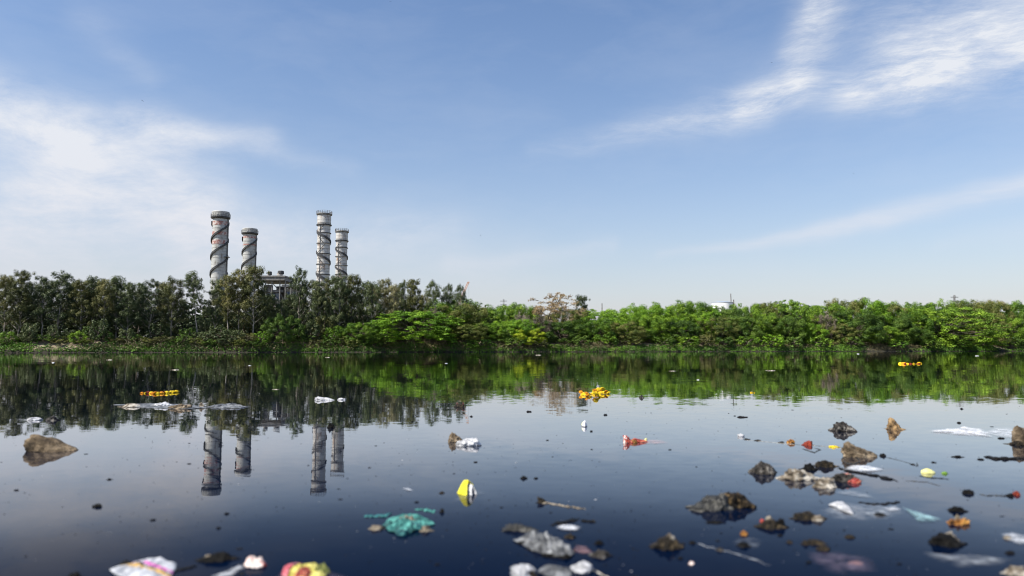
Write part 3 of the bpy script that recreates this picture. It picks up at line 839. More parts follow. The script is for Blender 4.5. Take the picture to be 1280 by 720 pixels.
def chimney(px, py, Y, wpx, banded, label, basepx):
    top = pt(px, py, Y)
    D = top.y
    r_ = wpx * math.hypot(D, top.x) / F / 2 * .96
    z0 = 2.9
    H = top.z - z0
    root = empty('chimney', (top.x, top.y, z0))
    tag(root, label, 'chimney', 'chimneys of the power plant')
    sh = MB()
    pr = [(r_ * 1.02, 0)]
    for z in np.arange(2.3, H - 1.2, 2.3):
        pr += [(r_ * 1.0, z - .06), (r_ * 1.02, z - .05), (r_ * 1.02, z + .05), (r_, z + .06)]
    pr += [(r_, H - .3), (r_ * .93, H - .28), (r_ * .93, H - 3)]
    sh.lathe(pr, 40)
    sh.build('shell', m_steel if banded else m_rusty, root, smooth=False)
    if banded:
        for zz, hh in (((H - 4.6, 1.8), (H - 9.4, 1.5), (H - 13.2, 1.9)) if py < 270 else ((H - 4.2, 1.2), (H - 8.6, .7))):
            b_ = MB(); b_.lathe([(r_ * 1.005, zz - hh), (r_ * 1.022, zz - hh), (r_ * 1.022, zz), (r_ * 1.005, zz)], 40)
            b_.build('painted_band', m_band, root)
        for k_ in range(2):
            helix(r_ * .99, r_ * 1.19, H - 31, H - 5.0, 15.6, 2.6 + k_ * math.pi, 1.0, 1).build('strake', m_dark, root)
        # top deck with a collar
        d_ = MB(); d_.lathe([(r_, H - 3.4), (r_ * 1.26, H - 3.1), (r_ * 1.30, H - 2.7), (r_ * 1.30, H - 2.45), (r_, H - 2.45)], 40)
        d_.build('platform', m_dark, root)
        c_ = MB(); c_.lathe([(r_ * 1.0, H - 2.4), (r_ * 1.16, H - 2.3), (r_ * 1.18, H - .2), (r_ * 1.14, H), (r_ * .95, H), (r_ * .93, H - 2)], 40)
        c_.build('collar', m_steel, root)
        ring_rail(r_ * 1.28, H - 2.45, 1.5, 22, .07).build('railing', m_grey, root)
        lad = MB(); lad.box((r_ * 1.07, 0.3, H * .5), (.25, .9, H - 6)); lad.build('ladder', m_grey, root)
        for zz in (H - 21, H - 37):
            b_ = MB(); b_.box((r_ * 1.2 * (1 if zz > H - 30 else -1), -1.0, zz), (1.7, 2.2, .35)); b_.build('landing', m_dark, root)
    else:
        zs = np.arange(H - 9.6, 4, -4.8)
        helix(r_ * .99, r_ * 1.15, 6, H - 6.0, 9.6, 1.9, .95, -1).build('strake', m_dark, root)
        for i, zz in enumerate(zs):
            b_ = MB(); b_.lathe([(r_, zz - .18), (r_ * 1.13, zz - .15), (r_ * 1.13, zz + .15), (r_, zz + .18)], 40)
            b_.build('platform', m_dark if i % 2 == 0 else m_grey, root)
        d_ = MB(); d_.lathe([(r_, H - 6.1), (r_ * 1.2, H - 6.0), (r_ * 1.2, H - 5.6), (r_, H - 5.55)], 40); d_.build('platform', m_dark, root)
        d_ = MB(); d_.lathe([(r_, H - 1.4), (r_ * 1.22, H - 1.1), (r_ * 1.24, H - .7), (r_, H - .65)], 40); d_.build('platform', m_grey, root)
        c_ = MB(); c_.lathe([(r_ * 1.005, H - 5.5), (r_ * 1.07, H - 5.0), (r_ * 1.07, H - 1.5), (r_ * 1.02, H - 1.3)], 40); c_.build('collar', m_rusty, root)
        ring_rail(r_ * 1.2, H - .65, 1.3, 20, .08).build('railing', m_grey, root)
        # zig-zag stairs on the near face
        st = MB()
        for i, zz in enumerate(zs):
            a0 = -2.55 if i % 2 else -1.1
            p = [Vector((r_ * 1.1 * math.cos(a0 + (1.2 if i % 2 else -1.2) * t), r_ * 1.1 * math.sin(a0 + (1.2 if i % 2 else -1.2) * t), zz + 4.6 * (1 - t))) for t in np.linspace(0, 1, 7)]
            st.tube(p, .13, 4)
        st.build('stairs', m_dark, root)
        v_ = MB(); v_.tube([(r_ * 1.05 * math.cos(-1.9), r_ * 1.05 * math.sin(-1.9), 2), (r_ * 1.05 * math.cos(-1.9), r_ * 1.05 * math.sin(-1.9), H - 6)], .14, 5)
        v_.build('riser_pipe', m_grey, root)
    return root
chimney(276, 265, 330, 17.5, True, 'tallest chimney with dark spiral strakes and faded red bands, leftmost of four', 273)
chimney(312.5, 286, 388, 15.3, True, 'shorter chimney with dark spiral strakes, beside the tallest banded one', 311)
chimney(405.5, 266, 332, 16.0, False, 'tall pale rust-streaked chimney with ring platforms and stairs', 405)
chimney(427.5, 288, 390, 14.2, False, 'rustiest and shorter ringed chimney, rightmost of the four', 427)

def power_plant():
    Y = 300.0
    root = empty('power_plant', (pt(345, 430, Y).x, Y, 2.9))
    ox, oz = root.location.x, root.location.z
    def L(px, py, dy=0):
        p = pt(px, py, Y + dy); return Vector((p.x - ox, dy, p.z - oz))
    tag(root, 'open steel power plant building with flat overhanging roof seen between the eucalypts', 'building')
    def slab(x0, x1, y0, y1, name, mat, d=16, dy=8):
        a, b_ = L(x0, y1), L(x1, y0)
        mb = MB(); mb.box(((a.x + b_.x) / 2, dy, (a.z + b_.z) / 2), (b_.x - a.x, d, b_.z - a.z)); return mb.build(name, mat, root)
    slab(318, 356, 346.5, 350.5, 'roof', m_grey, 18, 8.5)
    slab(317, 357, 344.6, 346.3, 'parapet', m_grey, 18.6, 8.5)
    slab(350, 376, 355, 358, 'lower_roof', m_conc, 14, 9)
    slab(318, 352, 362, 365, 'floor_beam', m_grey, 15, 9)
    slab(318, 374, 376, 379, 'floor_beam', m_grey, 15, 9)
    for x in (320, 329, 337, 347, 354, 361, 368, 374):
        y0 = 351 if x < 356 else 358.5
        a, b_ = L(x, 436), L(x, y0)
        mb = MB(); mb.box((a.x, .8, (b_.z) / 2), (.4, .4, b_.z)); mb.build('column', m_grey, root)
    for x0, x1, y0, y1 in ((320, 329, 351, 362), (329, 337, 362, 351), (337, 347, 351, 362), (320, 329, 376, 365), (347, 354, 362, 376), (354, 361, 358, 376), (361, 368, 376, 358), (337, 347, 365, 376)):
        a, b_ = L(x0, y0), L(x1, y1)
        mb = MB(); mb.tube([(a.x, 1.2, a.z), (b_.x, 1.2, b_.z)], .16, 4); mb.build('brace', m_grey, root)
    for x0, x1, y0, y1 in ((322, 328, 366, 374), (330, 336, 366, 374), (338.5, 346, 366, 374), (356, 360, 364, 372), (362.5, 367, 364, 372)):
        slab(x0, x1, y0, y1, 'window', m_glass, .3, 3)
    slab(319, 373, 380, 436, 'wall', m_pink, 8, 8)
    slab(348, 374, 359, 376, 'wall', m_conc, 4, 9)
    slab(320, 354, 365.5, 375.5, 'wall', m_grey, 4, 10)  # dark backing wall added to stand in for the shaded interior
    slab(322, 331, 354, 362, 'filler_box', m_grey, 3, 9)  # boxes added to darken the open bay under the roof
    slab(338, 349, 356, 362, 'filler_box', m_dark, 3, 9)
    for px, top, base, r_, hd in ((330, 339, 345, .75, 1), (344, 338, 345, 1.15, 1), (360, 351, 355, .75, 0)):
        a, b_ = L(px, base), L(px, top)
        v = MB(); v.lathe([(r_, a.z - .3), (r_, b_.z - .6), (r_ * 1.15, b_.z - .5)], 14, c=(a.x, 6)); o = v.build('roof_vent', m_conc, root)
        v = MB(); v.lathe([(r_ * 1.05, b_.z - 1.0), (r_ * 1.12, b_.z - .8), (r_ * 1.12, b_.z + .2), (r_ * .9, b_.z + .5), (.01, b_.z + .5)], 14, c=(a.x + .4 * hd, 6)); h_ = v.build('vent_cowl', m_dark, root)
        h_.parent = o
    a, b_ = L(335, 383), L(372, 383)
    mb = MB()
    for k_ in range(3): mb.tube([(a.x, .2, a.z - 1.1 * k_), (b_.x, .2, b_.z - 1.1 * k_)], .28, 6)
    mb.build('pipe_run', m_conc, root)
power_plant()

# ------------------------------------------------------------------ tank, crane, masts
def storage_tank():
    Y = 420.0
    a, b_ = pt(890, 382, Y), pt(916, 378, Y)
    r_ = (b_.x - a.x) / 2
    cx = (a.x + b_.x) / 2
    m_w = rough_mat('white tank paint', [(0.74, 0.75, 0.76), (0.82, 0.82, 0.82)], .3, .5, .05)
    m_b = rough_mat('blue grey tank roof', [(0.22, 0.27, 0.34), (0.30, 0.34, 0.40)], .5, .6, .05)
    root = empty('storage_tank', (cx, Y, 2.9)); tag(root, 'white round storage tank showing above the treetops', 'tank')
    H = b_.z - 2.9
    mb = MB(); mb.lathe([(r_, 0), (r_, H - .3)], 48); mb.build('shell', m_w, root, smooth=True)
    mb = MB(); mb.lathe([(r_ * 1.02, H - .35), (r_ * 1.02, H - .1), (r_ * .5, H + .55), (.02, H + .75)], 48); mb.build('roof', m_b, root)
    mb = MB(); mb.box((r_ * .93, -r_ * .5, H / 2 + .6), (.5, 1.0, H + 1.6), -.5); mb.build('stair_tower', m_grey, root)
storage_tank()

def lattice(mb, p0, p1, w0, w1, n, t):
    p0, p1 = Vector(p0), Vector(p1)
    d = (p1 - p0).normalized()
    ax = d.cross(Vector((0, 1, 0))).normalized(); ay = d.cross(ax)
    rows = []
    for i in range(n + 1):
        q = i / n; w_ = w0 + (w1 - w0) * q
        rows.append([p0.lerp(p1, q) + (ax * sx + ay * sy) * w_ / 2 for sx, sy in ((-1, -1), (1, -1), (1, 1), (-1, 1))])
    for j in range(4): mb.tube([r_[j] for r_ in rows], t, 4)
    for i in range(n):
        for j in range(4):
            a, b_ = rows[i][j], rows[i + 1][(j + 1) % 4]
            mb.tube([a, b_] if i % 2 else [rows[i][(j + 1) % 4], rows[i + 1][j]], t * .7, 4)
            mb.tube([rows[i + 1][j], rows[i + 1][(j + 1) % 4]], t * .6, 4)
m_crane = rough_mat('faded orange-red crane paint', [(0.50, 0.30, 0.22), (0.62, 0.42, 0.33)], .6, .6, .05)
def crane():
    Y = 520.0
    tip, foot = pt(585.3, 353, Y), pt(571, 385, Y)
    root = empty('crane', (foot.x, Y, 2.9)); tag(root, 'slim red lattice crane boom rising behind the open eucalypts', 'crane')
    f = Vector((0, 0, foot.z - 2.9)); t_ = Vector((tip.x - foot.x, 0, tip.z - 2.9))
    mb = MB(); lattice(mb, f, t_, 1.7, 1.0, 14, .14); mb.build('boom', m_crane, root)
    mb = MB(); lattice(mb, (0, 0, 0), f, 2.0, 2.0, 12, .14); mb.box((0, 0, 1), (5, 5, 2)); mb.build('mast', m_crane, root)
    mb = MB(); mb.box((t_.x + .3, 0, t_.z), (1.1, .9, 1.0)); mb.build('boom_head', m_crane, root)
    mb = MB(); mb.tube([(t_.x + .5, 0, t_.z - .3), (t_.x + .5, 0, 12)], .05, 4); mb.box((t_.x + .5, 0, 11.6), (.5, .4, .9)); mb.build('hoist_rope', m_grey, root)
crane()
def mast(px, top, Y, w0, label, arms=False, cat='mast'):
    p = pt(px, top, Y)
    root = empty('lattice_mast', (p.x, Y, 2.9)); tag(root, label, cat)
    H = p.z - 2.9
    mb = MB(); lattice(mb, (0, 0, 0), (0, 0, H), w0, w0 * .25, 12, .09); mb.build('tower', m_grey, root)
    if arms:
        for k_ in (.80, .88, .96):
            mb = MB(); lattice(mb, (-2.2, 0, H * k_), (2.2, 0, H * k_), .4, .4, 5, .05); mb.build('cross_arm', m_grey, root)
mast(913.5, 367, 420, 1.0, 'thin mast rising beside the roof of the white tank')
mast(1193, 369, 420, 2.6, 'lattice mast above the layered feathery tree on the right bank', True)
mast(629.5, 374, 480, 2.6, 'small lattice pylon above the trees between the crane and bare brown tree', True, 'pylon')
mast(752.5, 379, 480, 1.4, 'thin pole above the treetops just right of the small dark tufted tree', False, 'pole')

# ------------------------------------------------------------------ birds
m_bird = rough_mat('dark feathers', [(0.012, 0.011, 0.01), (0.03, 0.026, 0.022)], 8, .8, .1)
def bird(px, py, Y, span, bank_, label, rz):
    mb = MB()
    # body lathe along +y
    prof_ = [(-.24, .01), (-.2, .03), (-.08, .055), (.04, .06), (.13, .045), (.18, .035), (.22, .03), (.26, .008)]
    vs, fs = [], []
    for y, r_ in prof_:
        for j in range(8):
            t = 2 * math.pi * j / 8; vs.append((r_ * math.cos(t), y, r_ * math.sin(t) * .85))
    for i in range(len(prof_) - 1):
        for j in range(8): fs.append((i * 8 + j, i * 8 + (j + 1) % 8, (i + 1) * 8 + (j + 1) % 8, (i + 1) * 8 + j))
    fs += [tuple(range(7, -1, -1)), tuple((len(prof_) - 1) * 8 + j for j in range(8))]
    mb.add(vs, fs)
    for sx in (-1, 1):
        st = [(0.03, .12, -.06, .02, .02), (.28, .14, -.08, .09, .018), (.52, .08, -.12, .07, .012), (.70, -.04, -.16, .02, .006)]
        vs = []
        for x, yf, yb, z, th in st:
            vs += [(sx * x, yf, z + th), (sx * x, yb, z), (sx * x, yb, z - th), (sx * x, yf, z - th)]
        fs = []
        for i in range(3):
            for j in range(4): fs.append((i * 4 + j, i * 4 + (j + 1) % 4, (i + 1) * 4 + (j + 1) % 4, (i + 1) * 4 + j))
        fs += [(0, 1, 2, 3), (12, 13, 14, 15)]
        mb.add(vs, fs)
    mb.add([(-.03, -.2, .012), (.03, -.2, .012), (.11, -.42, .008), (0, -.37, .008), (-.11, -.42, .008),
            (-.03, -.2, -.004), (.03, -.2, -.004), (.11, -.42, -.002), (0, -.37, -.002), (-.11, -.42, -.002)],
           [(0, 1, 2, 3, 4), (9, 8, 7, 6, 5), (0, 5, 6, 1), (1, 6, 7, 2), (2, 7, 8, 3), (3, 8, 9, 4), (4, 9, 5, 0)])
    o = mb.build('flying_bird', m_bird, None, pt(px, py, Y))
    k_ = span / 1.4
    o.scale = (k_, k_, k_); o.rotation_euler = (R(8), bank_, rz)
    tag(o, label, 'bird', 'birds high in the sky')
bird(178, 126, 330, 1.5, R(20), 'dark bird gliding in the pale cloud above the eucalypts', R(60))
bird(964.5, 78, 360, 1.4, R(-25), 'dark bird crossing the white streak of cloud', R(120))
bird(600.5, 294, 420, 1.2, R(15), 'tiny dark bird low in the sky above the crane', R(90))
bird(1067, 217, 520, 1.4, R(15), 'tiny dark bird in clear sky above the lower cloud streak', R(40))
bird(404, 202, 520, 1.4, R(-15), 'tiny dark bird high above the rust-streaked chimneys', R(80))
bird(488, 2, 420, 1.4, R(-15), 'dark bird at the very top of the sky', R(30))

# ------------------------------------------------------------------ litter on the water
mm = {}
mm['tan_stone'] = rough_mat('tan dried mud', [(0.022, 0.016, 0.010), (0.13, 0.098, 0.064), (0.34, 0.275, 0.195)], 9, .85, .9, 45, spec=.15, lo=.3, hi=.66)
mm['brown_mound'] = rough_mat('brown dried mud', [(0.012, 0.009, 0.006), (0.075, 0.055, 0.034), (0.23, 0.175, 0.115)], 9, .85, .9, 45, spec=.15, lo=.3, hi=.66)
mm['brown'] = rough_mat('brown muck', [(0.006, 0.005, 0.004), (0.028, 0.021, 0.012), (0.19, 0.14, 0.075)], 26, .6, 1.0, 80, spec=.2, lo=.38, hi=.72)
mm['black'] = rough_mat('black wet muck', [(0.003, 0.003, 0.003), (0.007, 0.0065, 0.006), (0.035, 0.03, 0.025)], 26, .55, .8, 80, spec=.12, lo=.4, hi=.75)
mm['greymuck'] = rough_mat('grey muddy clod', [(0.007, 0.0065, 0.006), (0.05, 0.045, 0.04), (0.30, 0.28, 0.25)], 18, .65, 1.0, 70, spec=.2, lo=.36, hi=.68)
mm['pale'] = rough_mat('dirty pale sacking', [(0.012, 0.009, 0.006), (0.14, 0.115, 0.085), (0.46, 0.43, 0.375)], 13, .75, .8, 60, spec=.2, lo=.34, hi=.6)
mm['greybag'] = rough_mat('dirty grey plastic', [(0.012, 0.012, 0.013), (0.10, 0.105, 0.11), (0.30, 0.31, 0.32)], 14, .42, .7, 55, spec=.3, lo=.34, hi=.68)
mm['darkbag'] = rough_mat('slick dark grey plastic', [(0.006, 0.006, 0.006), (0.022, 0.022, 0.02), (0.11, 0.105, 0.09)], 18, .33, .6, 60, spec=.35)
mm['white'] = rough_mat('white plastic', [(0.10, 0.10, 0.10), (0.34, 0.345, 0.36), (0.64, 0.65, 0.68)], 14, .45, .7, 50, lo=.26, hi=.64)
mm['teal'] = rough_mat('teal cloth', [(0.002, 0.018, 0.020), (0.012, 0.105, 0.098), (0.09, 0.33, 0.285)], 13, .65, .6, 90, lo=.32, hi=.62)
mm['tealdark'] = rough_mat('wet dark teal cloth', [(0.003, 0.02, 0.026), (0.01, 0.09, 0.10), (0.03, 0.20, 0.20)], 26, .4, .6, 90)
mm['mudcloth'] = rough_mat('mud stained cloth', [(0.05, 0.042, 0.03), (0.17, 0.14, 0.10), (0.32, 0.28, 0.22)], 24, .75, .6, 80)
mm['yellow'] = rough_mat('yellow packet foil', [(0.55, 0.48, 0.01), (0.72, 0.66, 0.02)], 20, .35, .2, 60)
mm['whitefoil'] = rough_mat('white packet inside', [(0.55, 0.55, 0.58), (0.78, 0.78, 0.80)], 20, .3, .4, 60)
mm['red'] = rough_mat('red wrapper', [(0.05, 0.008, 0.006), (0.30, 0.035, 0.022), (0.52, 0.17, 0.10)], 30, .35, .4, 60)
mm['orange'] = rough_mat('orange petals', [(0.03, 0.012, 0.004), (0.24, 0.095, 0.012), (0.52, 0.27, 0.06)], 34, .7, .7, 75)
mm['pinkwhite'] = rough_mat('pinkish white wrapper', [(0.55, 0.34, 0.31), (0.74, 0.62, 0.57), (0.78, 0.72, 0.68)], 18, .4, .4, 60)
mm['packet_yellow'] = rough_mat('yellow printed packet', [(.26, .22, .03), (.52, .46, .09), (.66, .61, .22)], 20, .4, .6, 60)
mm['packet_red'] = rough_mat('pinkish red print', [(.25, .02, .03), (.48, .10, .12), (.60, .30, .32)], 24, .4, .5, 60)
mm['packet_print'] = rough_mat('dark green print', [(.02, .03, .005), (.10, .12, .02), (.40, .38, .08)], 26, .4, .4)
mm['green'] = rough_mat('green leaf', [(0.06, 0.14, 0.01), (0.16, 0.28, 0.03)], 30, .5, .2)
mm['lemon'] = rough_mat('pale yellow rind', [(0.55, 0.52, 0.16), (0.70, 0.68, 0.30)], 20, .4, .2)
mm['rust_frond'] = rough_mat('dark wet weed', [(0.006, 0.006, 0.006), (0.02, 0.02, 0.018), (0.05, 0.045, 0.035)], 40, .5, .6)
mm['rust_hump'] = rough_mat('reddish muck', [(0.04, 0.012, 0.008), (0.14, 0.04, 0.025), (0.24, 0.09, 0.06)], 30, .6, .6)
mm['wood'] = rough_mat('grey driftwood', [(0.10, 0.085, 0.07), (0.24, 0.21, 0.175)], 30, .85, .4)
def film_mat(name, col, amin, amax, scale, rough=.25):
    m, gg, out = newmat(name)
    t = gg.n('ShaderNodeTexCoord').outputs['Object']
    nz = gg.noise(t, scale, 5, .65, .4)
    f = gg.rng(nz.outputs['Fac'], .38, .72, amin, amax)
    rim = gg.n('ShaderNodeAttribute', attribute_name='rim').outputs['Fac']
    f = gg.m('MULTIPLY', f, rim)
    bp = gg.n('ShaderNodeBump'); bp.inputs['Strength'].default_value = .5; bp.inputs['Distance'].default_value = .01
    gg.put(bp.inputs['Height'], gg.noise(t, scale * 3, 4, .6).outputs['Fac'])
    b_ = pbsdf(gg, c4(col), rough, .4, 0, bp.outputs[0])
    tr = gg.n('ShaderNodeBsdfTransparent')
    mx = gg.n('ShaderNodeMixShader'); gg.put(mx.inputs[0], f)
    gg.t.links.new(tr.outputs[0], mx.inputs[1]); gg.t.links.new(b_.outputs[0], mx.inputs[2])
    gg.put(out.inputs[0], mx.outputs[0])
    return m
mm['film'] = film_mat('clear plastic film', (0.55, 0.58, 0.62), .02, .42, 16)
mm['film_faint'] = film_mat('thin sunken film', (0.40, 0.43, 0.48), .0, .22, 12)
mm['film_white'] = film_mat('milky plastic film', (0.72, 0.74, 0.78), .15, .85, 12)
mm['film_bright'] = film_mat('bright white plastic', (0.80, 0.81, 0.84), .1, 1.0, 9)
mm['film_dark'] = film_mat('slick of dark muck', (0.016, 0.014, 0.011), -.5, 1.0, 14, .45)
mm['film_pink'] = film_mat('pink translucent film', (0.72, 0.40, 0.38), .06, .40, 10)
mm['film_violet'] = film_mat('faint violet film', (0.40, 0.30, 0.40), .0, .25, 12)
mm['film_teal'] = film_mat('pale teal film', (0.34, 0.55, 0.58), .05, .75, 24)

def fbm(p, o=4):
    return mn.fractal(Vector(p), 1.0, 2.0, o)
def dist(px, py): return at(px, py).length
def lump(name, label, cat, px, py, wpx, hpx, mat, seed, depth=.75, peak=0.0, rough=.35, sharp=1.0, group=None, sub=4, rz=0.0, sink=.35, facet=0.0, parent=None):
    """a lump sitting in the water: front waterline at (px,py), wpx wide and hpx high in photo pixels"""
    if wpx > 18: sub = 5
    if mat == 'black' and wpx < 20: rough, facet = max(rough, .55), max(facet, .35)
    if name == 'petal_clump': rough, facet = max(rough, .5), max(facet, .45)
    if 84 <= seed <= 87 or 116 <= seed <= 190:
        py -= hpx * .20; hpx *= .82
    P = at(px, py)
    k_ = P.y / F * 1.0
    W, H = wpx * k_, hpx * k_ * (.86 if mat in ('black', 'brown') else .92)
    Dp = W * depth
    bm = bmesh.new(); bmesh.ops.create_icosphere(bm, subdivisions=sub, radius=1)
    sd_ = seed * 7.31
    skirt = mat in ('black', 'brown', 'greymuck', 'pale', 'darkbag', 'mudcloth') or not isinstance(mat, str)
    for v in bm.verts:
        p = v.co.copy()
        d = 1 + rough * fbm((p.x * 1.3 + sd_, p.y * 1.3, p.z * 1.3), 3) + rough * .45 * fbm((p.x * 4 + sd_, p.y * 4 + 3, p.z * 4), 3) + rough * .28 * (abs(mn.noise(Vector((p.x * 8 + sd_, p.y * 8, p.z * 8)))) - .3)
        if facet:
            d -= facet * abs(mn.noise(Vector((p.x * 2.2, p.y * 2.2 + sd_, p.z * 2.2))))
        p *= max(.3, d)
        if skirt:
            fl_ = math.exp(-(p.z / .22) ** 2) * (.12 + .75 * max(0, fbm((p.x * 2.6 + sd_, p.y * 2.6, 9), 3)))
            p.x *= 1 + fl_; p.y *= 1 + fl_
        if p.z > 0:
            p.z = p.z ** sharp if p.z < 1 else p.z
            p.x += peak * p.z
            q = 1 - .25 * max(0, p.z) * (sharp > 1)
            p.x = (p.x - peak * p.z) * q + peak * p.z
        v.co = p
    mxx = max(v.co.x for v in bm.verts); mnx = min(v.co.x for v in bm.verts); mxz = max(v.co.z for v in bm.verts)
    for v in bm.verts:
        v.co.x = (v.co.x - (mxx + mnx) / 2) * W * (1.22 if skirt else 1.0) / (mxx - mnx)
        v.co.y *= Dp / 2
        v.co.z = v.co.z * H / mxz if v.co.z > 0 else v.co.z * H * sink
    rl = bm.verts.layers.float.new('rim')
    for v in bm.verts: v[rl] = 1.0
    me = bpy.data.meshes.new(name); bm.to_mesh(me); bm.free()
    o = link(name, me, mm[mat] if isinstance(mat, str) else mat, None, Vector((P.x, P.y + Dp * .42, 0)), smooth=True)
    o.rotation_euler.z = rz
    if label: tag(o, label, cat, group)
    return o

def child(o, parent):
    """make o a part of parent without moving it"""
    bpy.context.view_layer.update()
    o.parent = parent
    o.matrix_parent_inverse = parent.matrix_world.inverted()
    for k_ in ('label', 'category', 'group'):
        if k_ in o: del o[k_]
    return o

def sheet(name, label, cat, poly, hpx, mat, seed, crumple=.5, dome=1.0, th=.0016, rings=18, nseg=96, freq=3.0, group=None, z0=.003, jag=.06, shift=0.0):
    """a crumpled sheet or heap whose outline lies on the water; hpx = height of its middle in photo pixels"""
    pts = [at(*p) for p in poly]
    c = sum(pts, Vector()) / len(pts)
    k_ = c.y / F
    H = hpx * k_
    size = max((p - c).length for p in pts)
    # outline resampled by length
    L = [0]
    for i in range(len(pts)): L.append(L[-1] + (pts[(i + 1) % len(pts)] - pts[i]).length)
    out = []
    for i in range(nseg):
        s_ = L[-1] * i / nseg
        j = max(q for q in range(len(pts)) if L[q] <= s_ + 1e-9)
        t = (s_ - L[j]) / max(1e-9, L[j + 1] - L[j])
        out.append(pts[j].lerp(pts[(j + 1) % len(pts)], t) - c)
    sm = [(out[i - 1] + out[i] * 2 + out[(i + 1) % nseg]) / 4 for i in range(nseg)]
    vs = []; fs = []
    sd_ = seed * 3.17
    for r_ in range(rings + 1):
        q = r_ / rings
        for i in range(nseg):
            p = sm[i] * q
            nx, ny = p.x / size * freq, p.y / size * freq
            w_ = 1 + jag * q * fbm((sm[i].x / size * 4 + sd_, sm[i].y / size * 4, 1), 3)
            p = p * w_
            n1_ = mn.noise(Vector((nx + sd_, ny, .3))); n2_ = abs(mn.noise(Vector((nx * 2.3 + sd_, ny * 2.3, 4))))
            n3_ = fbm((nx * 4 + sd_, ny * 4, 8), 3)
            prof_ = max(0, 1 - q ** 2) ** .7 * dome + (1 - dome) * .4
            z = H * (prof_ * (1 - .5 * crumple) + crumple * (.55 * n1_ + .9 * (n2_ - .25) + .25 * n3_) * min(1, (1 - q) * 4 + .12))
            vs.append((p.x + .03 * size * n3_ * crumple, p.y + .03 * size * n1_ * crumple, max(z, -.004 if q > .9 else .0015) + z0))
    for r_ in range(rings):
        for i in range(nseg):
            a, b_, c_, d_ = r_ * nseg + i, r_ * nseg + (i + 1) % nseg, (r_ + 1) * nseg + (i + 1) % nseg, (r_ + 1) * nseg + i
            fs.append((d_, c_, b_, a) if True else (a, b_, c_, d_))
    me = mesh(name, vs, fs)
    bm = bmesh.new(); bm.from_mesh(me)
    rl = bm.verts.layers.float.new('rim')
    for i_, v_ in enumerate(bm.verts): v_[rl] = min(1.0, (1 - (i_ // nseg) / rings) * 2.2)
    bmesh.ops.remove_doubles(bm, verts=bm.verts, dist=1e-6)
    bmesh.ops.recalc_face_normals(bm, faces=bm.faces)
    bm.to_mesh(me); bm.free()
    o = link(name, me, mm[mat] if isinstance(mat, str) else mat, None, c, smooth=True)
    if th:
        md = o.modifiers.new('thickness', 'SOLIDIFY'); md.thickness = th; md.offset = 1
    if label: tag(o, label, cat, group)
    return o

def strand(name, label, cat, pts, rpx, mat, seed=1, group=None, flat=.45, z=.0, knots=True):
    """a stick, weed or rag lying along the water through photo points"""
    rnd_ = random.Random(seed)
    P = [at(*p) for p in pts]
    base = P[0].copy()
    dense = []
    for a, b_ in zip(P, P[1:]):
        for i in range(8): dense.append(a.lerp(b_, i / 8))
    dense.append(P[-1])
    k_ = base.y / F
    pp, rr = [], []
    for i, p in enumerate(dense):
        q = i / (len(dense) - 1)
        j = fbm((q * 9 + seed, seed, 0), 3)
        env = min(1, q * 6 + .35) * min(1, (1 - q) * 5 + .25)
        r_ = rpx * k_ * env * (1 + (.8 * fbm((q * 14, seed * 2.2, 5), 3) if knots else 0))
        pp.append(p - base + Vector((.9 * rpx * k_ * j, rpx * k_ * 3.2 * j, z + .1 * r_))); rr.append(max(r_ * .8, .0005))
    mb = MB(); mb.tube(pp, rr, 8)
    o = mb.build(name, mm[mat] if isinstance(mat, str) else mat, None, base, smooth=True)
    ra_ = o.data.attributes.new('rim', 'FLOAT', 'POINT'); ra_.data.foreach_set('value', [1.0] * len(o.data.vertices))
    for v in o.data.vertices: v.co.z = v.co.z * flat if v.co.z > 0 else v.co.z
    if label: tag(o, label, cat, group)
    return o

# marigold garlands
m_mari = rough_mat('orange marigold petals', [(0.58, 0.15, 0.004), (0.75, 0.30, 0.006), (0.80, 0.45, 0.01)], 16, .7, .8, 120)
m_mari_y = rough_mat('yellow marigold petals', [(0.74, 0.46, 0.005), (0.82, 0.60, 0.01), (0.85, 0.68, 0.02)], 16, .7, .8, 120)
m_mari_r = rough_mat('dark red petals', [(0.10, 0.01, 0.005), (0.28, 0.035, 0.008)], 16, .7, .8, 120)
def flower_mesh(seed):
    rnd_ = random.Random(seed)
    mb = MB()
    for layer in range(4):
        n = 13 - layer * 2; rr = 1.0 - layer * .2; zz = .15 + layer * .22
        for i in range(n):
            a = 2 * math.pi * (i + .5 * layer) / n + rnd_.uniform(-.15, .15)
            ca, sa = math.cos(a), math.sin(a)
            w_ = .34 - layer * .04
            t = rnd_.uniform(-.06, .1)
            vs = [(ca * .1, sa * .1, zz), (ca * rr * .7 - sa * w_, sa * rr * .7 + ca * w_, zz + .08), (ca * rr * 1.05, sa * rr * 1.05, zz - .06 + t), (ca * rr * .7 + sa * w_, sa * rr * .7 - ca * w_, zz + .08)]
            vs += [(x, y, z - .06) for x, y, z in vs]
            mb.add(vs, [(0, 3, 2, 1), (4, 5, 6, 7), (0, 1, 5, 4), (1, 2, 6, 5), (2, 3, 7, 6), (3, 0, 4, 7)])
    mb.lathe([(.01, -.35), (.5, -.25), (.72, .05), (.55, .5), (.3, .85), (.01, .95)], 10)
    return mb
FL = []
for i in range(3):
    f_ = flower_mesh(60 + i); FL.append(mesh('marigold', f_.v, f_.f))
    FL[-1].materials.append(None)
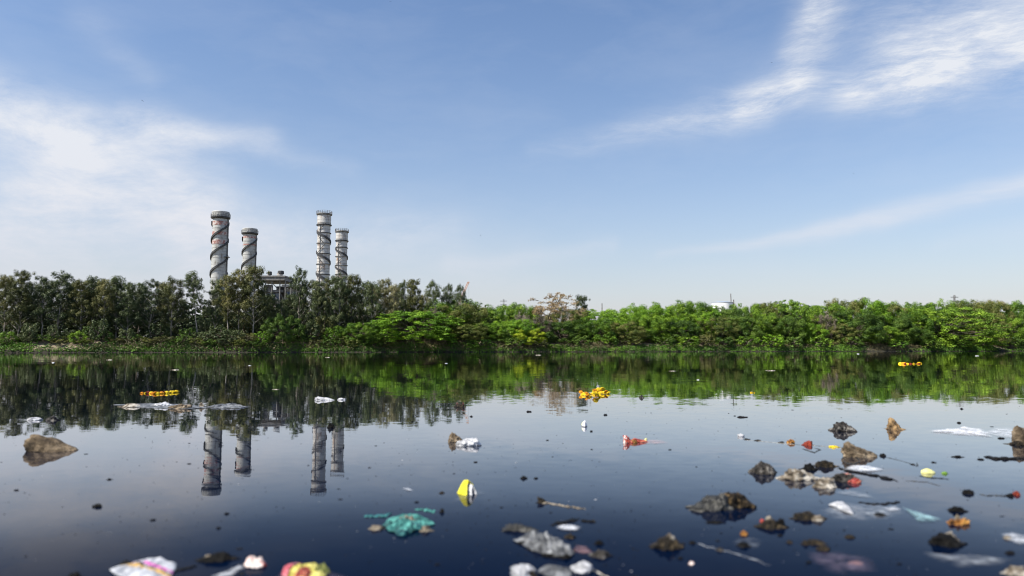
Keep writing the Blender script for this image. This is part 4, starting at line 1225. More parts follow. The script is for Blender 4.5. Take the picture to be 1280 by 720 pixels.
def garland(label, path, n, dpx, cols, seed, stack=0):
    rnd_ = random.Random(seed)
    P = [at(*p) for p in path]; base = P[len(P) // 2].copy()
    root = empty('marigold_garland', base); tag(root, label, 'garland', 'marigold garlands floating on the river')
    seg = [(b_ - a).length for a, b_ in zip(P, P[1:])]; T = sum(seg)
    for i in range(n):
        s_ = T * (i + .5) / n; j = 0
        while j < len(seg) - 1 and s_ > seg[j]: s_ -= seg[j]; j += 1
        p = P[j].lerp(P[j + 1], min(1, s_ / seg[j]))
        r_ = dpx * p.y / F / 2 * rnd_.uniform(.62, 1.25)
        o = bpy.data.objects.new('marigold', FL[i % 3]); COL.objects.link(o); o.parent = root
        o.location = p - base + Vector((rnd_.uniform(-.3, .3) * r_, rnd_.uniform(-.6, .6) * r_, r_ * .1 + (r_ * .9 if stack and (i % stack == 0) else 0)))
        o.scale = (r_, r_, r_ * .75); o.rotation_euler = (R(rnd_.uniform(-40, 40)), R(rnd_.uniform(-40, 40)), rnd_.uniform(0, 6))
        o.material_slots[0].link = 'OBJECT'; o.material_slots[0].material = cols[rnd_.randrange(len(cols))] if not callable(cols) else cols(i / n)
    st = MB(); st.tube([p - base + Vector((0, 0, .004)) for p in P], .004, 5); st.build('string', mm['wood'], root)
garland('orange and dark red marigold garland in a straight row before the scum raft', [(176, 492), (186, 492), (198, 492.5), (210, 491.5), (222, 490.5)], 17, 6.5,
        lambda t: [m_mari, m_mari_y, m_mari_r, m_mari, m_mari_y][int(t * 23) % 5] if t < .75 else m_mari_y, 3)
garland('bunched bright yellow and orange marigold garland in mid river', [(726, 493), (736, 496), (748, 497), (742, 493), (744, 491), (756, 493), (761, 492), (750, 491), (738, 493), (731, 493)], 30, 7.5,
        [m_mari_y, m_mari_y, m_mari, m_mari_y], 4, 3)
garland('small marigold garland near the right far bank', [(1124, 455), (1131, 455.2), (1136, 455), (1141, 455), (1147, 455), (1151, 454.6)], 13, 5.0, [m_mari_y, m_mari, m_mari_y, m_mari_r], 5)
garland('single loose strand of three yellow marigolds below the white tank', [(937, 491), (944, 491)], 3, 3.6, [m_mari_y], 8)

# --- clods, sacks and wrappers, roughly far to near
lump('mud_mound', 'large tan mud mound with its tip to the left, alone near the left bank side', 'clod', 56, 565, 68, 22, 'brown_mound', 3, .5, -.75, .14, 1.35, facet=.1)
lump('foam_scrap', 'flat whitish foam scrap beside the small grey lump behind the tan mound', 'litter', 41, 525.5, 20, 4, 'white', 12, .5, 0, .3)
lump('mud_clod', 'small grey lump beside the flat foam scrap behind the tan mound', 'clod', 63, 526, 15, 6, 'greymuck', 13, .7)
# scum raft
lump('foam_scrap', 'tan rounded foam pad at the near end of the scum raft under the marigolds', 'litter', 160, 509, 26, 4.5, 'pale', 21, .6, 0, .15)
sheet('plastic_sheet', 'grey torn film lying between foam pads of the scum raft', 'plastic sheet', [(138, 506), (165, 509), (205, 511), (240, 511.5), (262, 510), (235, 505.5), (185, 504.5)], 1.6, 'greybag', 4, .9)
lump('foam_scrap', 'dirty white crumpled foam in the middle of the scum raft', 'litter', 200, 508.5, 26, 6, 'white', 22, .6, 0, .35)
lump('mud_clod', 'brown muddy lump on the scum raft under the marigolds', 'clod', 221, 511, 30, 6.5, 'tan_stone', 23, .6, .2, .4)
strand('weed_strip', 'dark rag trailing behind the brown lump of the scum raft', 'weed', [(232, 510.5), (246, 510), (258, 508.5)], 2.2, 'black', 24)
lump('foam_scrap', 'small pointed tan scrap standing up on the scum raft', 'litter', 252, 509, 8, 6.5, 'pale', 25, .6, -.4, .3, 1.3)
sheet('plastic_sheet', 'pale wrinkled film at the far right tail of the scum raft', 'plastic sheet', [(258, 509), (275, 511), (298, 511), (312, 509), (290, 506), (272, 506)], 3, 'greybag', 5, .9)
lump('plastic_bag', 'white puffed bag floating before the ringed chimneys reflection', 'bag', 405, 500.5, 26, 4.8, 'white', 31, .5, -.5, .35)
lump('plastic_bag', 'small white bag end beside the white puffed bag', 'bag', 426, 500, 11, 2.8, 'white', 32, .5, 0, .35)
lump('mud_clod', 'black pointed scrap between the two ringed chimney reflections', 'clod', 413, 535, 9, 8, 'black', 33, .7, 0, .3, 1.3)
twin = lump('mud_clod', 'dark brown clod with two reddish humps at the edge of tree reflections', 'clod', 574.5, 509, 12, 5, 'brown', 34, .6)
for dx in (-3, 4):
    child(lump('hump', None, None, 574.5 + dx, 508.6, 4, 6, 'rust_hump', 35 + dx, .8, 0, .3), twin)
lump('mud_clod', 'small dark lump right of the bunched marigold garland', 'clod', 802.5, 497.5, 6, 4.5, 'greymuck', 36, .8)
lump('mud_clod', 'tan pointed lump leaning on the white puffy sack', 'clod', 569, 553, 19, 13, 'tan_stone', 41, .8, -.35, .3, 1.2, facet=.2)
lump('sack', 'white puffy sack with dark underside next to the tan pointed lump', 'sack', 585, 557.5, 34, 10, 'white', 42, .5, .15, .28)
pk = sheet('food_packet', 'tiny white packet with a yellow edge standing in open water', 'packet', [(727, 533), (731, 534), (734, 533), (731, 531.5)], 8, 'whitefoil', 6, .5)
child(lump('packet_edge', None, None, 728.4, 533, 3, 6, 'lemon', 7, .8), pk)
wr = lump('snack_wrapper', 'red and white twisted wrapper trailing a pink film under water', 'wrapper', 786, 554, 13, 9.5, 'red', 43, 1.0, -.5, .45, facet=.5)
child(lump('white_print', None, None, 783, 553.8, 7, 10, 'pinkwhite', 44, .8, -.4, .45, facet=.4), wr)
child(lump('wrapper_tail', None, None, 800, 553, 24, 5.5, 'red', 45, .25, -.9, .35), wr)
child(lump('yellow_print', None, None, 793, 553.8, 9, 4.5, 'orange', 46, .4, -.3, .3), wr)
child(sheet('sunken_film', None, None, [(796, 555), (815, 556), (838, 554), (826, 550), (805, 550)], .6, 'film_pink', 47, .6, th=0), wr)
child(lump('knot', None, None, 807.5, 551, 4, 3.4, 'lemon', 48, .8), wr)

# folded yellow packet
def yellow_packet():
    P = at(589, 619.5); k_ = P.y / F
    W, H = 17 * k_, 16 * k_
    root = empty('food_packet', (P.x, P.y + .02, 0)); tag(root, 'bright yellow folded packet with white inside standing in open water', 'packet')
    def bentsheet(prof_, y0, y1, mat, name, th):
        vs, fs = [], []
        m_ = 14; n = len(prof_)
        for j in range(m_ + 1):
            q = j / m_
            for i, (x, z) in enumerate(prof_):
                w_ = mn.noise(Vector((i * .5, q * 3, 2.2))) * .05
                vs.append(((x + w_) * W, y0 + (y1 - y0) * (.5 + (q - .5) * (1.1 - .65 * max(0, z))) + .012 * z, (z + w_ - .12 * (q - .5) ** 2) * H))
        for j in range(m_):
            for i in range(n - 1): fs.append((j * n + i, j * n + i + 1, (j + 1) * n + i + 1, (j + 1) * n + i))
        o = link(name, mesh(name, vs, fs), mm[mat], root, smooth=True)
        md = o.modifiers.new('thickness', 'SOLIDIFY'); md.thickness = th
    def curve(pts_):
        out = []
        for (a, b_), (c_, d_) in zip(pts_, pts_[1:]):
            for i in range(5): out.append((a + (c_ - a) * i / 5, b_ + (d_ - b_) * i / 5))
        return out + [pts_[-1]]
    bentsheet(curve([(-.52, -.2), (-.46, .05), (-.30, .42), (-.14, .78), (0.0, .98), (.16, 1.0), (.30, .78), (.38, .62)]), -.0, .085, 'yellow', 'outer_wrap', .003)
    root.rotation_euler.z = R(38)
    bentsheet(curve([(-.10, -.1), (-.04, .25), (.08, .55), (.22, .74), (.32, .45), (.40, .05), (.42, -.15)]), -.008, .07, 'whitefoil', 'white_lining', .003)
    bentsheet(curve([(.36, .55), (.46, .30), (.52, .1), (.48, -.2)]), .005, .04, 'yellow', 'side_flap', .003)
    child(sheet('sunken_film', None, None, [(560, 630), (575, 628), (590, 621), (612, 616), (604, 612), (585, 616), (570, 623)], .4, 'film_faint', 9, .5, th=0), root)
yellow_packet()

# teal cloth heap
tc_ = sheet('cloth_heap', 'crumpled teal cloth heap with muddy folds', 'cloth', [(478, 657), (486, 663), (497, 668), (508, 669), (519, 664), (532, 660), (541, 656), (534, 649), (518, 645), (500, 645), (488, 649)], 9, 'teal', 11, .75, 1.0, .003, 24, 128, 2.6, jag=.12)
child(lump('mud_fold', None, None, 508, 657, 26, 12, 'mudcloth', 12, .5, 0, .5), tc_)
child(lump('wet_fold', None, None, 516, 663, 26, 10, 'tealdark', 14, .5, 0, .4), tc_)
child(lump('wet_fold', None, None, 503, 669, 20, 7, 'tealdark', 15, .6, 0, .4), tc_)
lump('rag', 'muddy tan rag end left of the teal heap', 'rag', 469, 662.5, 20, 6, 'mudcloth', 52, .5, 0, .4)
lump('rag', 'brown frayed rag at the right end of the teal heap', 'rag', 534, 664.5, 18, 7, 'mudcloth', 53, .6, 0, .5)
strand('cloth_strip', 'dark wet teal strip behind the left of the teal heap', 'cloth', [(456, 645), (468, 646), (480, 645), (490, 642)], 4.5, 'tealdark', 54)
strand('cloth_strip', 'loose teal strip behind the right of the teal heap', 'cloth', [(518, 637), (530, 637), (538, 639), (543, 641)], 3.0, 'teal', 55, flat=.5)
lump('mud_clod', 'small dark scrap at the end of the loose teal strip', 'clod', 552, 641, 6, 6, 'black', 56, .8, 0, .4)
lump('mud_clod', 'small tan scrap afloat between teal heap and yellow packet', 'clod', 552, 617, 7, 2.6, 'brown', 57, .8)
sheet('plastic_sheet', 'faint pale film scrap left of the yellow packet', 'plastic sheet', [(502, 611), (510, 614), (517, 614), (510, 610)], .8, 'film_white', 58, .6, th=0)

# twig with dark head
tw = strand('twig', 'thin muddy twig with a dark wedge at one end', 'twig', [(676, 629), (690, 630), (705, 633), (718, 634.5), (732, 637)], 1.5, 'mudcloth', 61, flat=1)
child(lump('wedge_head', None, None, 677, 629, 12, 8.5, 'brown', 62, .6, -.6, .3, 1.3), tw)
# grey sack and rags
sk = sheet('sack', 'slumped dirty grey sack with dark ragged hem in front centre', 'sack', [(645, 676), (655, 683), (670, 690), (690, 696), (708, 698), (714, 692), (706, 682), (694, 673), (676, 670), (658, 670)], 10, 'greybag', 16, .95, 1.0, .003, 26, 144, 3.8, jag=.2)
for px_, py_, w_, h_, sd_ in ((652, 681, 16, 5, 1), (668, 689, 20, 4, 2), (690, 697, 24, 5, 3), (708, 699, 16, 7, 4), (706, 690, 10, 8, 5)):
    child(lump('ragged_hem', None, None, px_, py_, w_, h_, 'black', 70 + sd_, .6, 0, .5), sk)
lump('rag', 'dark grey rag joined behind the left shoulder of the grey sack', 'rag', 650, 664, 40, 8.5, 'darkbag', 76, .35, -.2, .45)
strand('rag', 'long black rag behind the grey sack', 'rag', [(689, 656), (702, 654), (713, 652), (724, 649)], 4.0, 'black', 77)
strand('rag', 'short black rag right of the long one behind the grey sack', 'rag', [(726, 651), (735, 652), (745, 653)], 3.6, 'black', 78)
lump('mud_clod', 'brown clod between the grey sack and the long black rag', 'clod', 712, 673, 14, 6, 'brown', 79, .7, 0, .5)
sheet('plastic_sheet', 'pale torn film between the sack and the black rags', 'plastic sheet', [(694, 661), (706, 664), (722, 664), (728, 660), (714, 657), (700, 657)], 2, 'film_white', 80, .9)
lump('mud_clod', 'ragged dark clod with pale flecks right of the grey sack', 'clod', 752, 697, 26, 9, 'greymuck', 81, .55, .2, .6)
lump('mud_clod', 'small black clod just behind the pale-flecked ragged clod', 'clod', 749, 681, 11, 6, 'black', 82, .6, 0, .5)
sheet('plastic_sheet', 'faint sunken film to the right of the grey sack', 'plastic sheet', [(714, 690), (730, 694), (742, 692), (734, 684), (720, 682)], .5, 'film_pink', 83, .7, th=0)
c_ = lump('mud_clod', 'dark clod with a pale top and a hanging weed, alone right of the centre', 'clod', 836, 691, 38, 21, 'brown', 84, .7, .1, .3, .9, facet=.2)
child(lump('pale_top', None, None, 838, 689.5, 20, 22.5, 'pale', 85, .5, .1, .35), c_)
lump('mud_clod', 'small black scrap under the dark clod with the pale top', 'clod', 851, 700, 7, 4, 'black', 86, .7)
lump('foam_scrap', 'pinkish scrap right of the hanging weed', 'litter', 865, 707, 7, 5, 'pinkwhite', 87, .7)

# lower left corner litter
def print_mat():
    m, gg, out = newmat('printed white wrapper')
    t = gg.n('ShaderNodeTexCoord').outputs['Object']
    t2 = gg.mapping(t, rot=(0, 0, R(-62)))
    s_ = gg.n('ShaderNodeSeparateXYZ'); gg.put(s_.inputs[0], t2)
    nz = gg.noise(t, 30, 3).outputs['Fac']
    y = gg.m('ADD', s_.outputs[0], gg.m('MULTIPLY', gg.m('SUBTRACT', nz, .5), .018))
    def band(a, b_): return gg.m('MULTIPLY', gg.m('GREATER_THAN', y, a), gg.m('LESS_THAN', y, b_))
    c = gg.mix(gg.rng(gg.noise(t, 18, 4).outputs['Fac'], .3, .6), (.16, .17, .19, 1), (.44, .45, .48, 1))
    c = gg.mix(band(-.034, -.012), c, (.42, .27, .09, 1))
    c = gg.mix(gg.m('MULTIPLY', band(-.012, .002), gg.m('GREATER_THAN', gg.noise(t, 70, 2).outputs['Fac'], .42)), c, (.02, .02, .012, 1))
    c = gg.mix(band(.004, .022), c, (.50, .09, .34, 1))
    bp = gg.n('ShaderNodeBump'); bp.inputs['Strength'].default_value = .4; bp.inputs['Distance'].default_value = .01
    gg.put(bp.inputs['Height'], gg.noise(t, 40, 4).outputs['Fac'])
    gg.put(out.inputs[0], pbsdf(gg, c, .35, .5, 0, bp.outputs[0]).outputs[0])
    return m
sheet('snack_wrapper', 'white printed wrapper with tan and magenta stripes near the bottom corner', 'wrapper', [(137, 714), (150, 722), (185, 732), (214, 724), (222, 707), (203, 702), (186, 701), (165, 705)], 9, print_mat(), 17, .5, .9, .002, 20, 112, 2.6)
lump('mud_clod', 'black scrap behind the upper edge of the striped wrapper', 'clod', 153, 709, 18, 8, 'black', 91, .5)
lump('mud_clod', 'black tip of a clod at the lower frame edge left of the striped wrapper', 'clod', 88, 725, 20, 9, 'black', 92, .7)
strand('rag', 'thin black rag right of the striped wrapper', 'rag', [(219, 714), (230, 712), (242, 709)], 4.0, 'black', 93)
bs = lump('shoe_sole', 'black worn shoe-like slab near the bottom left', 'shoe', 270, 702, 46, 11, 'black', 94, .38, .25, .16, rz=.25)
child(lump('pale_patch', None, None, 259, 702, 12, 9, 'pale', 95, .5, 0, .3), bs)
pw = sheet('crumpled_wrapper', 'crumpled pinkish white wrapper with a red side', 'wrapper', [(306, 706), (310, 702), (320, 701.5), (331, 705), (328, 710), (316, 711.5), (309, 710)], 11, 'pinkwhite', 96, 1.0, 1.0, .002, 20, 96, 3.4, jag=.2)
child(lump('red_side', None, None, 327, 709.5, 10, 7, 'red', 97, .7, 0, .5, facet=.4), pw)
sheet('plastic_sheet', 'long clear plastic strip trailing from the pinkish wrapper', 'plastic sheet', [(262, 722), (285, 714), (303, 706), (309, 710), (292, 720), (268, 728)], 2, 'film_white', 98, .8, th=0)
yp = sheet('food_packet', 'crumpled yellow packet with a red end and dark print at the bottom edge', 'packet', [(360, 722), (366, 712), (378, 707), (394, 707), (404, 711), (409, 718), (404, 726), (392, 732), (372, 732)], 7, 'packet_yellow', 18, .9, .95, .003, freq=3.6, jag=.14)
child(sheet('red_end', None, None, [(352, 720), (355, 711), (361, 707), (378, 705.5), (366, 709), (361, 714), (359, 724)], 4.0, 'packet_red', 99, .9, .9, .002), yp)
child(sheet('red_patch', None, None, [(366, 727), (374, 718), (386, 716), (390, 722), (384, 730)], 13, 'red', 119, .6, .9, .002), yp)
child(sheet('dark_print', None, None, [(390, 718), (396, 711), (408, 712), (412, 717), (402, 721)], 9, 'packet_print', 101, .7, .9, .002), yp)
sheet('plastic_sheet', 'faint violet film around the yellow and red packet', 'plastic sheet', [(300, 728), (345, 722), (352, 712), (410, 714), (440, 722), (420, 735), (340, 740)], .5, 'film_violet', 103, .6, th=0, z0=.002)
# bottom centre
lump('foam_scrap', 'white crumpled foam at the bottom edge left of the black-flecked one', 'litter', 655, 723, 34, 16, 'white', 104, .6, 0, .5)
lump('mud_clod', 'reddish brown scrap among white foam at the bottom edge', 'clod', 665, 722, 14, 9, 'brown', 105, .6, 0, .4)
sheet('plastic_bag', 'grey torn bag at the bottom edge between the white foams', 'bag', [(672, 716), (690, 724), (712, 726), (716, 714), (696, 709), (680, 709)], 5, 'greybag', 106, .9)
lump('foam_scrap', 'white rounded foam at the bottom edge right of the grey torn bag', 'litter', 728, 716, 28, 13, 'white', 107, .6, .1, .4)
strand('cloth_strip', 'pale string trailing right from the white rounded foam', 'string', [(740, 712), (752, 718), (768, 726)], 1.6, 'pale', 108)

# right hand cluster
c_ = lump('mud_clod', 'dark grey jagged clod left of the pointed triangular one', 'clod', 1055, 539.5, 27, 13, 'greymuck', 111, .7, 0, .4, facet=.2)
lump('mud_clod', 'pointed triangular brown clod standing upright', 'clod', 1124, 537.5, 22, 16, rough_mat('warm brown clay', [(.05, .032, .015), (.20, .125, .055), (.34, .23, .11)], 16, .8, .8, 60), 113, .8, -.45, .22, 1.55, facet=.25)
lump('wedge_stone', 'pale wedge-shaped stone sloping down to the right', 'stone', 1079, 572, 44, 20, 'tan_stone', 114, .5, -.75, .28, 1.25, facet=.25)
lump('mud_clod', 'round black pebble at the tail of the wedge stone', 'clod', 1105, 570.5, 8, 4.5, 'black', 115, .8)
lump('mud_clod', 'rounded grey clod at the left end of the clod row', 'clod', 958.5, 597, 31, 20, 'greymuck', 116, .75, 0, .3, .8)
lump('sack', 'long pale sack fragment in the middle of the clod row', 'sack', 1004, 604, 48, 17, 'pale', 117, .5, -.3, .3, facet=.2)
lump('sack', 'pale lumpy sack end at the right of the clod row', 'sack', 1033, 613, 29, 15, 'pale', 118, .7, -.1, .35)
lump('mud_clod', 'black clod behind the long pale sack fragment', 'clod', 1014, 590.5, 21, 12, 'black', 119, .7, .1, .4)
lump('mud_clod', 'brown clod right of the black one behind the clod row', 'clod', 1037, 586.5, 25, 11.5, 'brown', 120, .7, -.2, .4)
rw = lump('snack_wrapper', 'muddy red wrapper crumpled at the right of the clod row', 'wrapper', 1062, 605.5, 37, 14, 'greymuck', 121, .55, 0, .35, facet=.2)
child(lump('red_face', None, None, 1070, 605.8, 18, 8, 'red', 122, .5, .2, .3), rw)
child(lump('red_face', None, None, 1060, 604.5, 22, 13.5, rough_mat('faded red print', [(.30, .10, .07), (.50, .26, .2), (.6, .5, .42)], 26, .5, .4), 123, .4, 0, .35), rw)
sheet('plastic_sheet', 'milky plastic film lying behind the muddy red wrapper', 'plastic sheet', [(1051, 589), (1070, 590), (1092, 590.5), (1107, 588), (1086, 583), (1062, 582)], 2.2, 'film_white', 124, .8)
strand('weed_strip', 'long black weed strip running right from behind the red wrapper', 'weed', [(1049, 585), (1064, 590), (1082, 593), (1100, 596), (1122, 602)], 4.2, 'black', 125)
strand('wire_loop', 'thin dark wire loop between wedge stone and milky film', 'wire', [(1053, 574), (1056, 571), (1066, 570), (1072, 573), (1075, 577), (1068, 580), (1058, 579), (1053, 575)], .9, 'rust_frond', 126, flat=1)
strand('weed_strip', 'thin weed line trailing right from the wedge stone', 'weed', [(1108, 572), (1122, 575), (1136, 579), (1147, 583), (1146, 578)], 1.1, 'rust_frond', 127)
strand('weed_strip', 'wispy weed line between milky film and the yellow rind', 'weed', [(1132, 601), (1146, 602), (1160, 603), (1176, 608)], 1.2, 'rust_frond', 128)
lump('mud_clod', 'whitish torn scrap heading a line of small bits', 'clod', 927, 547, 9, 5, 'white', 131, .6, -.3, .4)
lump('mud_clod', 'black scrap behind the whitish torn one', 'clod', 934, 550, 8, 2, 'black', 132, .6)
lump('mud_clod', 'flat black bit in the line right of the whitish scrap', 'clod', 947.5, 551.5, 8, 2.2, 'black', 133, .6)
lump('mud_clod', 'flat black bit just left of the orange petal lump', 'clod', 977, 554, 8, 2.4, 'black', 134, .6)
lump('petal_clump', 'orange petal lump in the line of small bits', 'petals', 990, 555.5, 10, 6.5, 'orange', 135, .8)
lump('petal_clump', 'dark red petal lump right of the orange one', 'petals', 1011, 558.5, 14, 8, m_mari_r, 136, .8, .1, .4)
strand('weed_strip', 'black weed tangle under the dark red petal lump', 'weed', [(1003, 561), (1012, 564), (1018, 566), (1025, 562), (1018, 560)], 1.5, 'rust_frond', 137)
lump('petal_clump', 'flat yellow petal clump left of the wedge stone', 'petals', 1044, 560, 12, 3.2, m_mari_y, 138, .6)
strand('twig', 'thin pale floating thread joining the small bits', 'twig', [(930, 550), (955, 552), (985, 555), (1030, 558), (1060, 562)], .45, 'pale', 139)

# big clod with plastic dome
bg_ = lump('plastic_bag', 'dark grey plastic dome clinging to the big brown clod', 'bag', 892, 643, 50, 25, 'darkbag', 141, .55, .25, .25, .9)
child(lump('trailing_edge', None, None, 874, 641, 20, 7, 'darkbag', 142, .5, -.3, .4), bg_)
lump('mud_clod', 'big brown straw-flecked clod with the plastic dome on its side', 'clod', 923, 640.5, 42, 24, rough_mat('straw flecked muck', [(.005, .004, .003), (.03, .02, .010), (.26, .18, .085)], 36, .6, 1.0, 95, spec=.2, lo=.4, hi=.7), 143, .7, 0, .35, .75, facet=.25)
lump('mud_clod', 'black small scraps under the big straw-flecked clod', 'clod', 893, 655, 22, 3, 'black', 144, .5, 0, .5)
q_ = lump('mud_clod', 'ragged clod with a red tip and cream top below the clod row', 'clod', 966, 664, 34, 13, 'brown', 145, .6, .1, .4)
child(lump('cream_top', None, None, 963, 659, 11, 14, 'pale', 146, .8, 0, .3), q_)
child(lump('red_tip', None, None, 953, 654, 6, 5, 'red', 147, .8, 0, .3), q_)
child(lump('black_flank', None, None, 979, 663, 15, 15, 'black', 148, .7, .1, .4), q_)
r2 = lump('mud_clod', 'low flat dark clod with a pale patch at its right end', 'clod', 1014, 652.5, 41, 12, 'brown', 149, .5, -.2, .35)
child(lump('pale_patch', None, None, 1024, 653, 15, 9, 'pale', 150, .5, 0, .3), r2)
yb = lump('petal_clump', 'yellow petal bit sitting above a dark clod in front of the big clod', 'petals', 931, 671, 11, 8, 'orange', 151, .7)
lump('mud_clod', 'dark clod just below the yellow petal bit', 'clod', 931, 686, 15, 8, 'black', 152, .7)
sheet('plastic_sheet', 'pale film ring around the dark clod below the yellow petal bit', 'plastic sheet', [(914, 680), (924, 686), (948, 686), (956, 678), (944, 672), (922, 673)], .4, 'film_faint', 153, .6, th=0)
# straw / strip
st_ = strand('plastic_strip', 'long translucent white strip with a black knob at its left end', 'plastic strip', [(870, 679), (884, 683), (897, 687), (912, 690), (928, 695), (945, 700), (963, 707)], 1.7, 'film', 154, flat=.4)
child(lump('knob', None, None, 866.5, 681, 9, 5, 'black', 155, .7), st_)
child(lump('knot', None, None, 901.5, 690, 10, 5, 'greymuck', 156, .7), st_)
for px_, py_, w_, h_, sd_, lb in ((1008, 683, 11, 8, 157, 'black clod left of the elongated brown one, lower right water'), (1021, 682, 24, 7, 158, 'elongated brown clod between two small ones, lower right water'), (1031, 690, 18, 8, 159, 'small brown clod just below the elongated one'),
                                 (975, 671, 7, 3.4, 160, 'tiny black scrap below the red-tipped clod'), (987, 680, 7, 4.5, 161, 'tiny dark scrap left of the elongated brown clod'), (1064, 674, 13, 5, 162, 'small flat black scrap right of the elongated brown clod'),
                                 (1101.5, 646, 12, 5, 163, 'small black scrap under the dark branch'), (1142, 581.5, 6, 2, 164, 'tiny dark scrap above the yellow rind'), (1200, 572.5, 14, 3.2, 165, 'flat dark scrap left of the black heap at the right edge'),
                                 (1227, 575.5, 9, 2.4, 166, 'small flat scrap nearest the black heap'), (1168, 579, 6, 2, 167, 'tiny dark flake right of the thin weed line'), (1212, 619, 14, 7.5, 168, 'round black clod starting the weed line at the right'),
                                 (1264, 622, 10, 5.5, 169, 'small black clod beside the dark red one at the right edge')):
    lump('mud_clod', lb, 'clod', px_, py_, w_, h_, 'brown' if 'brown' in lb else 'black', sd_, .65, 0, .4)
lump('petal_clump', 'dark red petal lump close to the right edge', 'petals', 1274, 620.5, 9, 6.5, m_mari_r, 170, .8)
strand('weed_strip', 'wispy black weed line between the two black clods near the right edge', 'weed', [(1224, 618), (1236, 620), (1248, 619.5), (1260, 621)], 1.9, 'rust_frond', 171)
sheet('plastic_sheet', 'white folded plastic corner sticking up right of the flat dark clod', 'plastic sheet', [(1035, 632), (1044, 634), (1056, 641), (1067, 644), (1062, 636), (1053, 629), (1044, 629)], 5, 'white', 172, .5, .9, .0018)
sheet('plastic_sheet', 'clear film spread around the white folded corner', 'plastic sheet', [(1022, 638), (1040, 648), (1070, 652), (1110, 650), (1130, 642), (1118, 633), (1080, 630), (1050, 628)], 1.0, 'film', 173, .8, th=0, z0=.002)
sheet('plastic_sheet', 'pale torn film just below the red wrapper', 'plastic sheet', [(1040, 616), (1060, 620), (1098, 625), (1086, 618), (1060, 613)], .7, 'film', 174, .8, th=0)
strand('branch', 'dark floating branch right of the white folded corner', 'branch', [(1074, 629), (1090, 630), (1106, 630.5), (1118, 629), (1125, 627)], 3.0, 'black', 175)
sheet('plastic_sheet', 'teal and white striped film pointing to the orange leaf lump', 'plastic sheet', [(1126, 634), (1144, 640), (1162, 645), (1180, 651), (1164, 654), (1146, 653), (1140, 645)], 2.0, 'film_teal', 176, .8, .8, .0012)
sheet('plastic_sheet', 'whitish film scrap between dark branch and striped film', 'plastic sheet', [(1102, 636), (1112, 640), (1128, 638), (1120, 633)], 1.2, 'film_white', 177, .8, th=0)
lump('mud_clod', 'curved black clod above the orange leaf lump', 'clod', 1200, 642, 21, 9, 'black', 178, .5, 0, .4)
ol = lump('petal_clump', 'orange brown leafy lump with cream tips at lower right', 'petals', 1201, 658, 30, 9.5, 'orange', 179, .5, 0, .6, facet=.4)
for dx, h_ in ((-3, 14), (7, 11)): child(lump('cream_tip', None, None, 1201 + dx, 657, 7, h_, 'mudcloth', 180 + dx, .7, 0, .4), ol)
dk = lump('mud_clod', 'large black clod with a pale muddy top at lower right', 'clod', 1191, 687, 42, 19, 'black', 183, .6, -.1, .3, .85)
child(lump('pale_top', None, None, 1189, 679, 22, 14, 'pale', 184, .5, 0, .35), dk)
sheet('plastic_sheet', 'faint sunken film under the large black clod at lower right', 'plastic sheet', [(1150, 690), (1170, 702), (1200, 711), (1250, 708), (1268, 700), (1230, 695), (1190, 694)], .6, 'film', 185, .7, th=0)
sheet('plastic_sheet', 'pale film with a tan scrap at the lower right edge', 'plastic sheet', [(1250, 668), (1258, 676), (1275, 682), (1290, 682), (1290, 672), (1265, 666)], 1.2, 'film_white', 186, .8, th=0)
lump('mud_clod', 'small tan scrap on the pale film at the lower right edge', 'clod', 1262, 675, 9, 5, 'mudcloth', 187, .7)
lump('mud_clod', 'dark scrap below the pale film at the right edge', 'clod', 1263, 694, 12, 5, 'black', 188, .6)
lump('wedge_stone', 'tan stone cut off in the lower right corner', 'stone', 1278, 723, 34, 13, 'pale', 189, .7, 0, .3, facet=.2)
sheet('plastic_sheet', 'violet tinged sunken film at the lower right middle', 'plastic sheet', [(1005, 690), (1020, 712), (1050, 722), (1100, 716), (1090, 698), (1050, 690)], .5, 'film_violet', 190, .7, th=0)
lump('foam_scrap', 'pinkish scrap sunk in the violet film', 'litter', 1072, 706, 20, 3, 'film_pink', 191, .6)
rind = lump('fruit_rind', 'pale yellow fruit rind floating right of the clod row', 'fruit', 1163, 592, 18, 6, 'lemon', 192, .6, -.2, .12)
lump('leaf_scrap', 'small green leaf right of the yellow rind', 'leaf', 1182, 592.5, 8, 3, 'green', 193, .7)
strand('weed_strip', 'flat dark weed strip just below the yellow rind', 'weed', [(1149, 595), (1160, 597), (1172, 598), (1186, 599)], 1.7, 'black', 194)
# white sheet and post at the right edge
sheet('plastic_sheet', 'bright white plastic sheet spread left of the tan stump', 'plastic sheet', [(1158, 540), (1180, 542), (1210, 545), (1240, 547.5), (1236, 541), (1222, 535.5), (1205, 534), (1180, 536.5)], 2.6, 'film_bright', 195, 1.0, .5, .002, jag=.3)
sheet('plastic_sheet', 'thin bluish film between the white sheet and the tan stump', 'plastic sheet', [(1228, 541), (1250, 547), (1272, 550), (1276, 540), (1262, 535), (1244, 535)], .9, 'film_white', 196, .8, th=0)
lump('mud_clod', 'flat dark scrap at the edge of the thin bluish film', 'clod', 1253, 548.5, 8, 2.2, 'black', 197, .6)
sp2 = lump('tree_stump', 'pale tan stump standing in the water at the right edge', 'stump', 1279, 556, 18, 25, 'tan_stone', 198, .8, .1, .2, .6)
child(lump('dark_foot', None, None, 1279, 557, 24, 6, 'brown', 199, .8, 0, .4), sp2)
strand('weed_heap', 'long black weed heap at the right edge below the stump', 'weed', [(1231, 571), (1246, 574), (1262, 574), (1285, 573)], 5.2, 'black', 200)
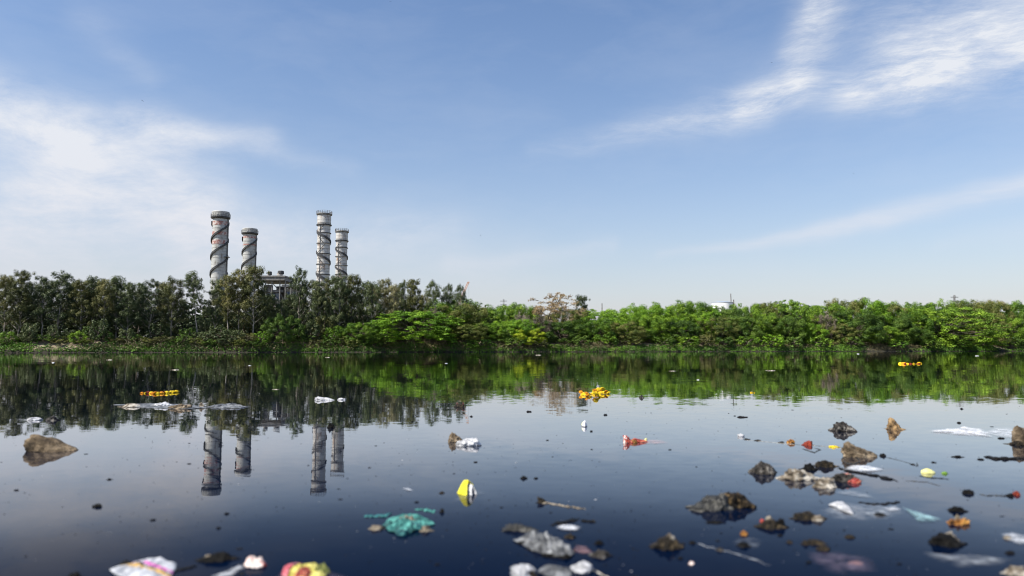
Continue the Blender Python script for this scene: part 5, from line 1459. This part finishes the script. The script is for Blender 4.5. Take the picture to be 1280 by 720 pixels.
for px_, py_, w_, h_, lb in ((1203, 512, 4, 2.5, 'lone dark flake above the white plastic sheet'), (1200, 529.5, 5, 2.6, 'dark flake just above the white plastic sheet'), (929, 522, 12, 2, 'dark thin scrap above the line of small bits'), (661, 515, 6, 2, 'dark flake below the bunched marigolds'),
                             (757, 519, 5, 2, 'tiny dark flake between marigolds and tiny packet'), (739, 539.5, 3, 2, 'tiny dark dot under the tiny white packet'), (655, 598.5, 8, 4, 'dark scrap right of the yellow packet'), (670, 598.5, 5, 2, 'smaller dark scrap beside the one right of the yellow packet'),
                             (119, 634.5, 12, 4.5, 'oval dark scrap alone in the lower left water'), (283, 643, 6, 3, 'dark flake below the leftmost chimney reflection'), (273, 661, 5, 2.4, 'dark flake above the black shoe-like slab'), (589, 521, 4, 2, 'tiny dark flake under the two-humped clod'),
                             (136, 600, 7, 2, 'thin dark flake right of the tan mound'), (190, 651, 6, 2, 'small dark flake in open water above the striped wrapper')):
    lump('scum_flake', lb, 'scum', px_, py_, w_, h_, 'black', px_ * .1, .7, 0, .4, sub=3, group='dark scraps scattered on the water')
for px_, py_, w_, lb in ((136, 450, 7, 'white floating scrap near the left bank'), (218, 462.5, 10, 'thin white floating strip off the left bank'), (66, 453.5, 4, 'tiny orange-white scrap off the left bank'), (409, 447, 6, 'white scrap off the bank below the ringed chimneys'), (673, 444, 7, 'white scrap at the bank below the bare brown tree'),
                         (558, 454.5, 4, 'white scrap off the bank below the crane'), (841, 464, 9, 'thin pale strip below the white tank'), (873, 475, 4, 'small bluish scrap in the tree reflection below the white tank'), (964, 463.5, 12, 'pale strip in the reflection right of the white tank'),
                         (1222, 445, 5, 'white scrap near the right bank'), (1073, 442.5, 4, 'white scrap at the bank right of the white tank'), (344, 487, 8, 'thin pale strip before the plant reflection'), (312, 457, 4, 'pale scrap off the bank below the plant')):
    lump('foam_scrap', lb, 'litter', px_, py_, w_, .8, 'pale' if w_ > 5 else 'white', px_ * .3, .5, 0, .4, sub=3, group='pale scraps far out on the water')

# fine scum: flecks nobody could count
rng = np.random.default_rng(77)
def flecks(name, n, mat, label, smin, smax, seed, pymin=452):
    rng = np.random.default_rng(seed); mb = MB()
    for i in range(n):
        px_ = rng.uniform(-40, 1320); py_ = pymin + (730 - pymin) * rng.random() ** 1.4
        if mn.noise(Vector((px_ * .006, py_ * .02, seed))) < rng.uniform(-.5, .35): continue
        p = at(px_, py_)
        r_ = rng.uniform(smin, smax) * (1 + (2 if rng.random() < .06 else 0)) * (.7 + .03 * p.y)
        k_ = 6; a0 = rng.uniform(0, 6); e = rng.uniform(.35, 1)
        ring = []
        for j in range(k_):
            a = a0 + 2 * math.pi * j / k_; q = r_ * rng.uniform(.6, 1.1)
            ring.append((p.x + math.cos(a) * q, p.y + math.sin(a) * q * e))
        h_ = r_ * rng.uniform(.1, .35)
        mb.add([(x, y, -.001) for x, y in ring] + [(p.x + (x - p.x) * .7, p.y + (y - p.y) * .7, h_) for x, y in ring],
               [tuple(range(k_, 2 * k_))] + [(j, (j + 1) % k_, k_ + (j + 1) % k_, k_ + j) for j in range(k_)])
    o = mb.build(name, mat); tag(o, label, 'scum', kind='stuff')
flecks('dark_scum', 3200, mm['black'], 'fine dark flecks of scum scattered over the water', .002, .008, 5, 470)
flecks('pale_scum', 420, mm['white'], 'fine pale flecks of foam scattered over the water', .0015, .004, 9)
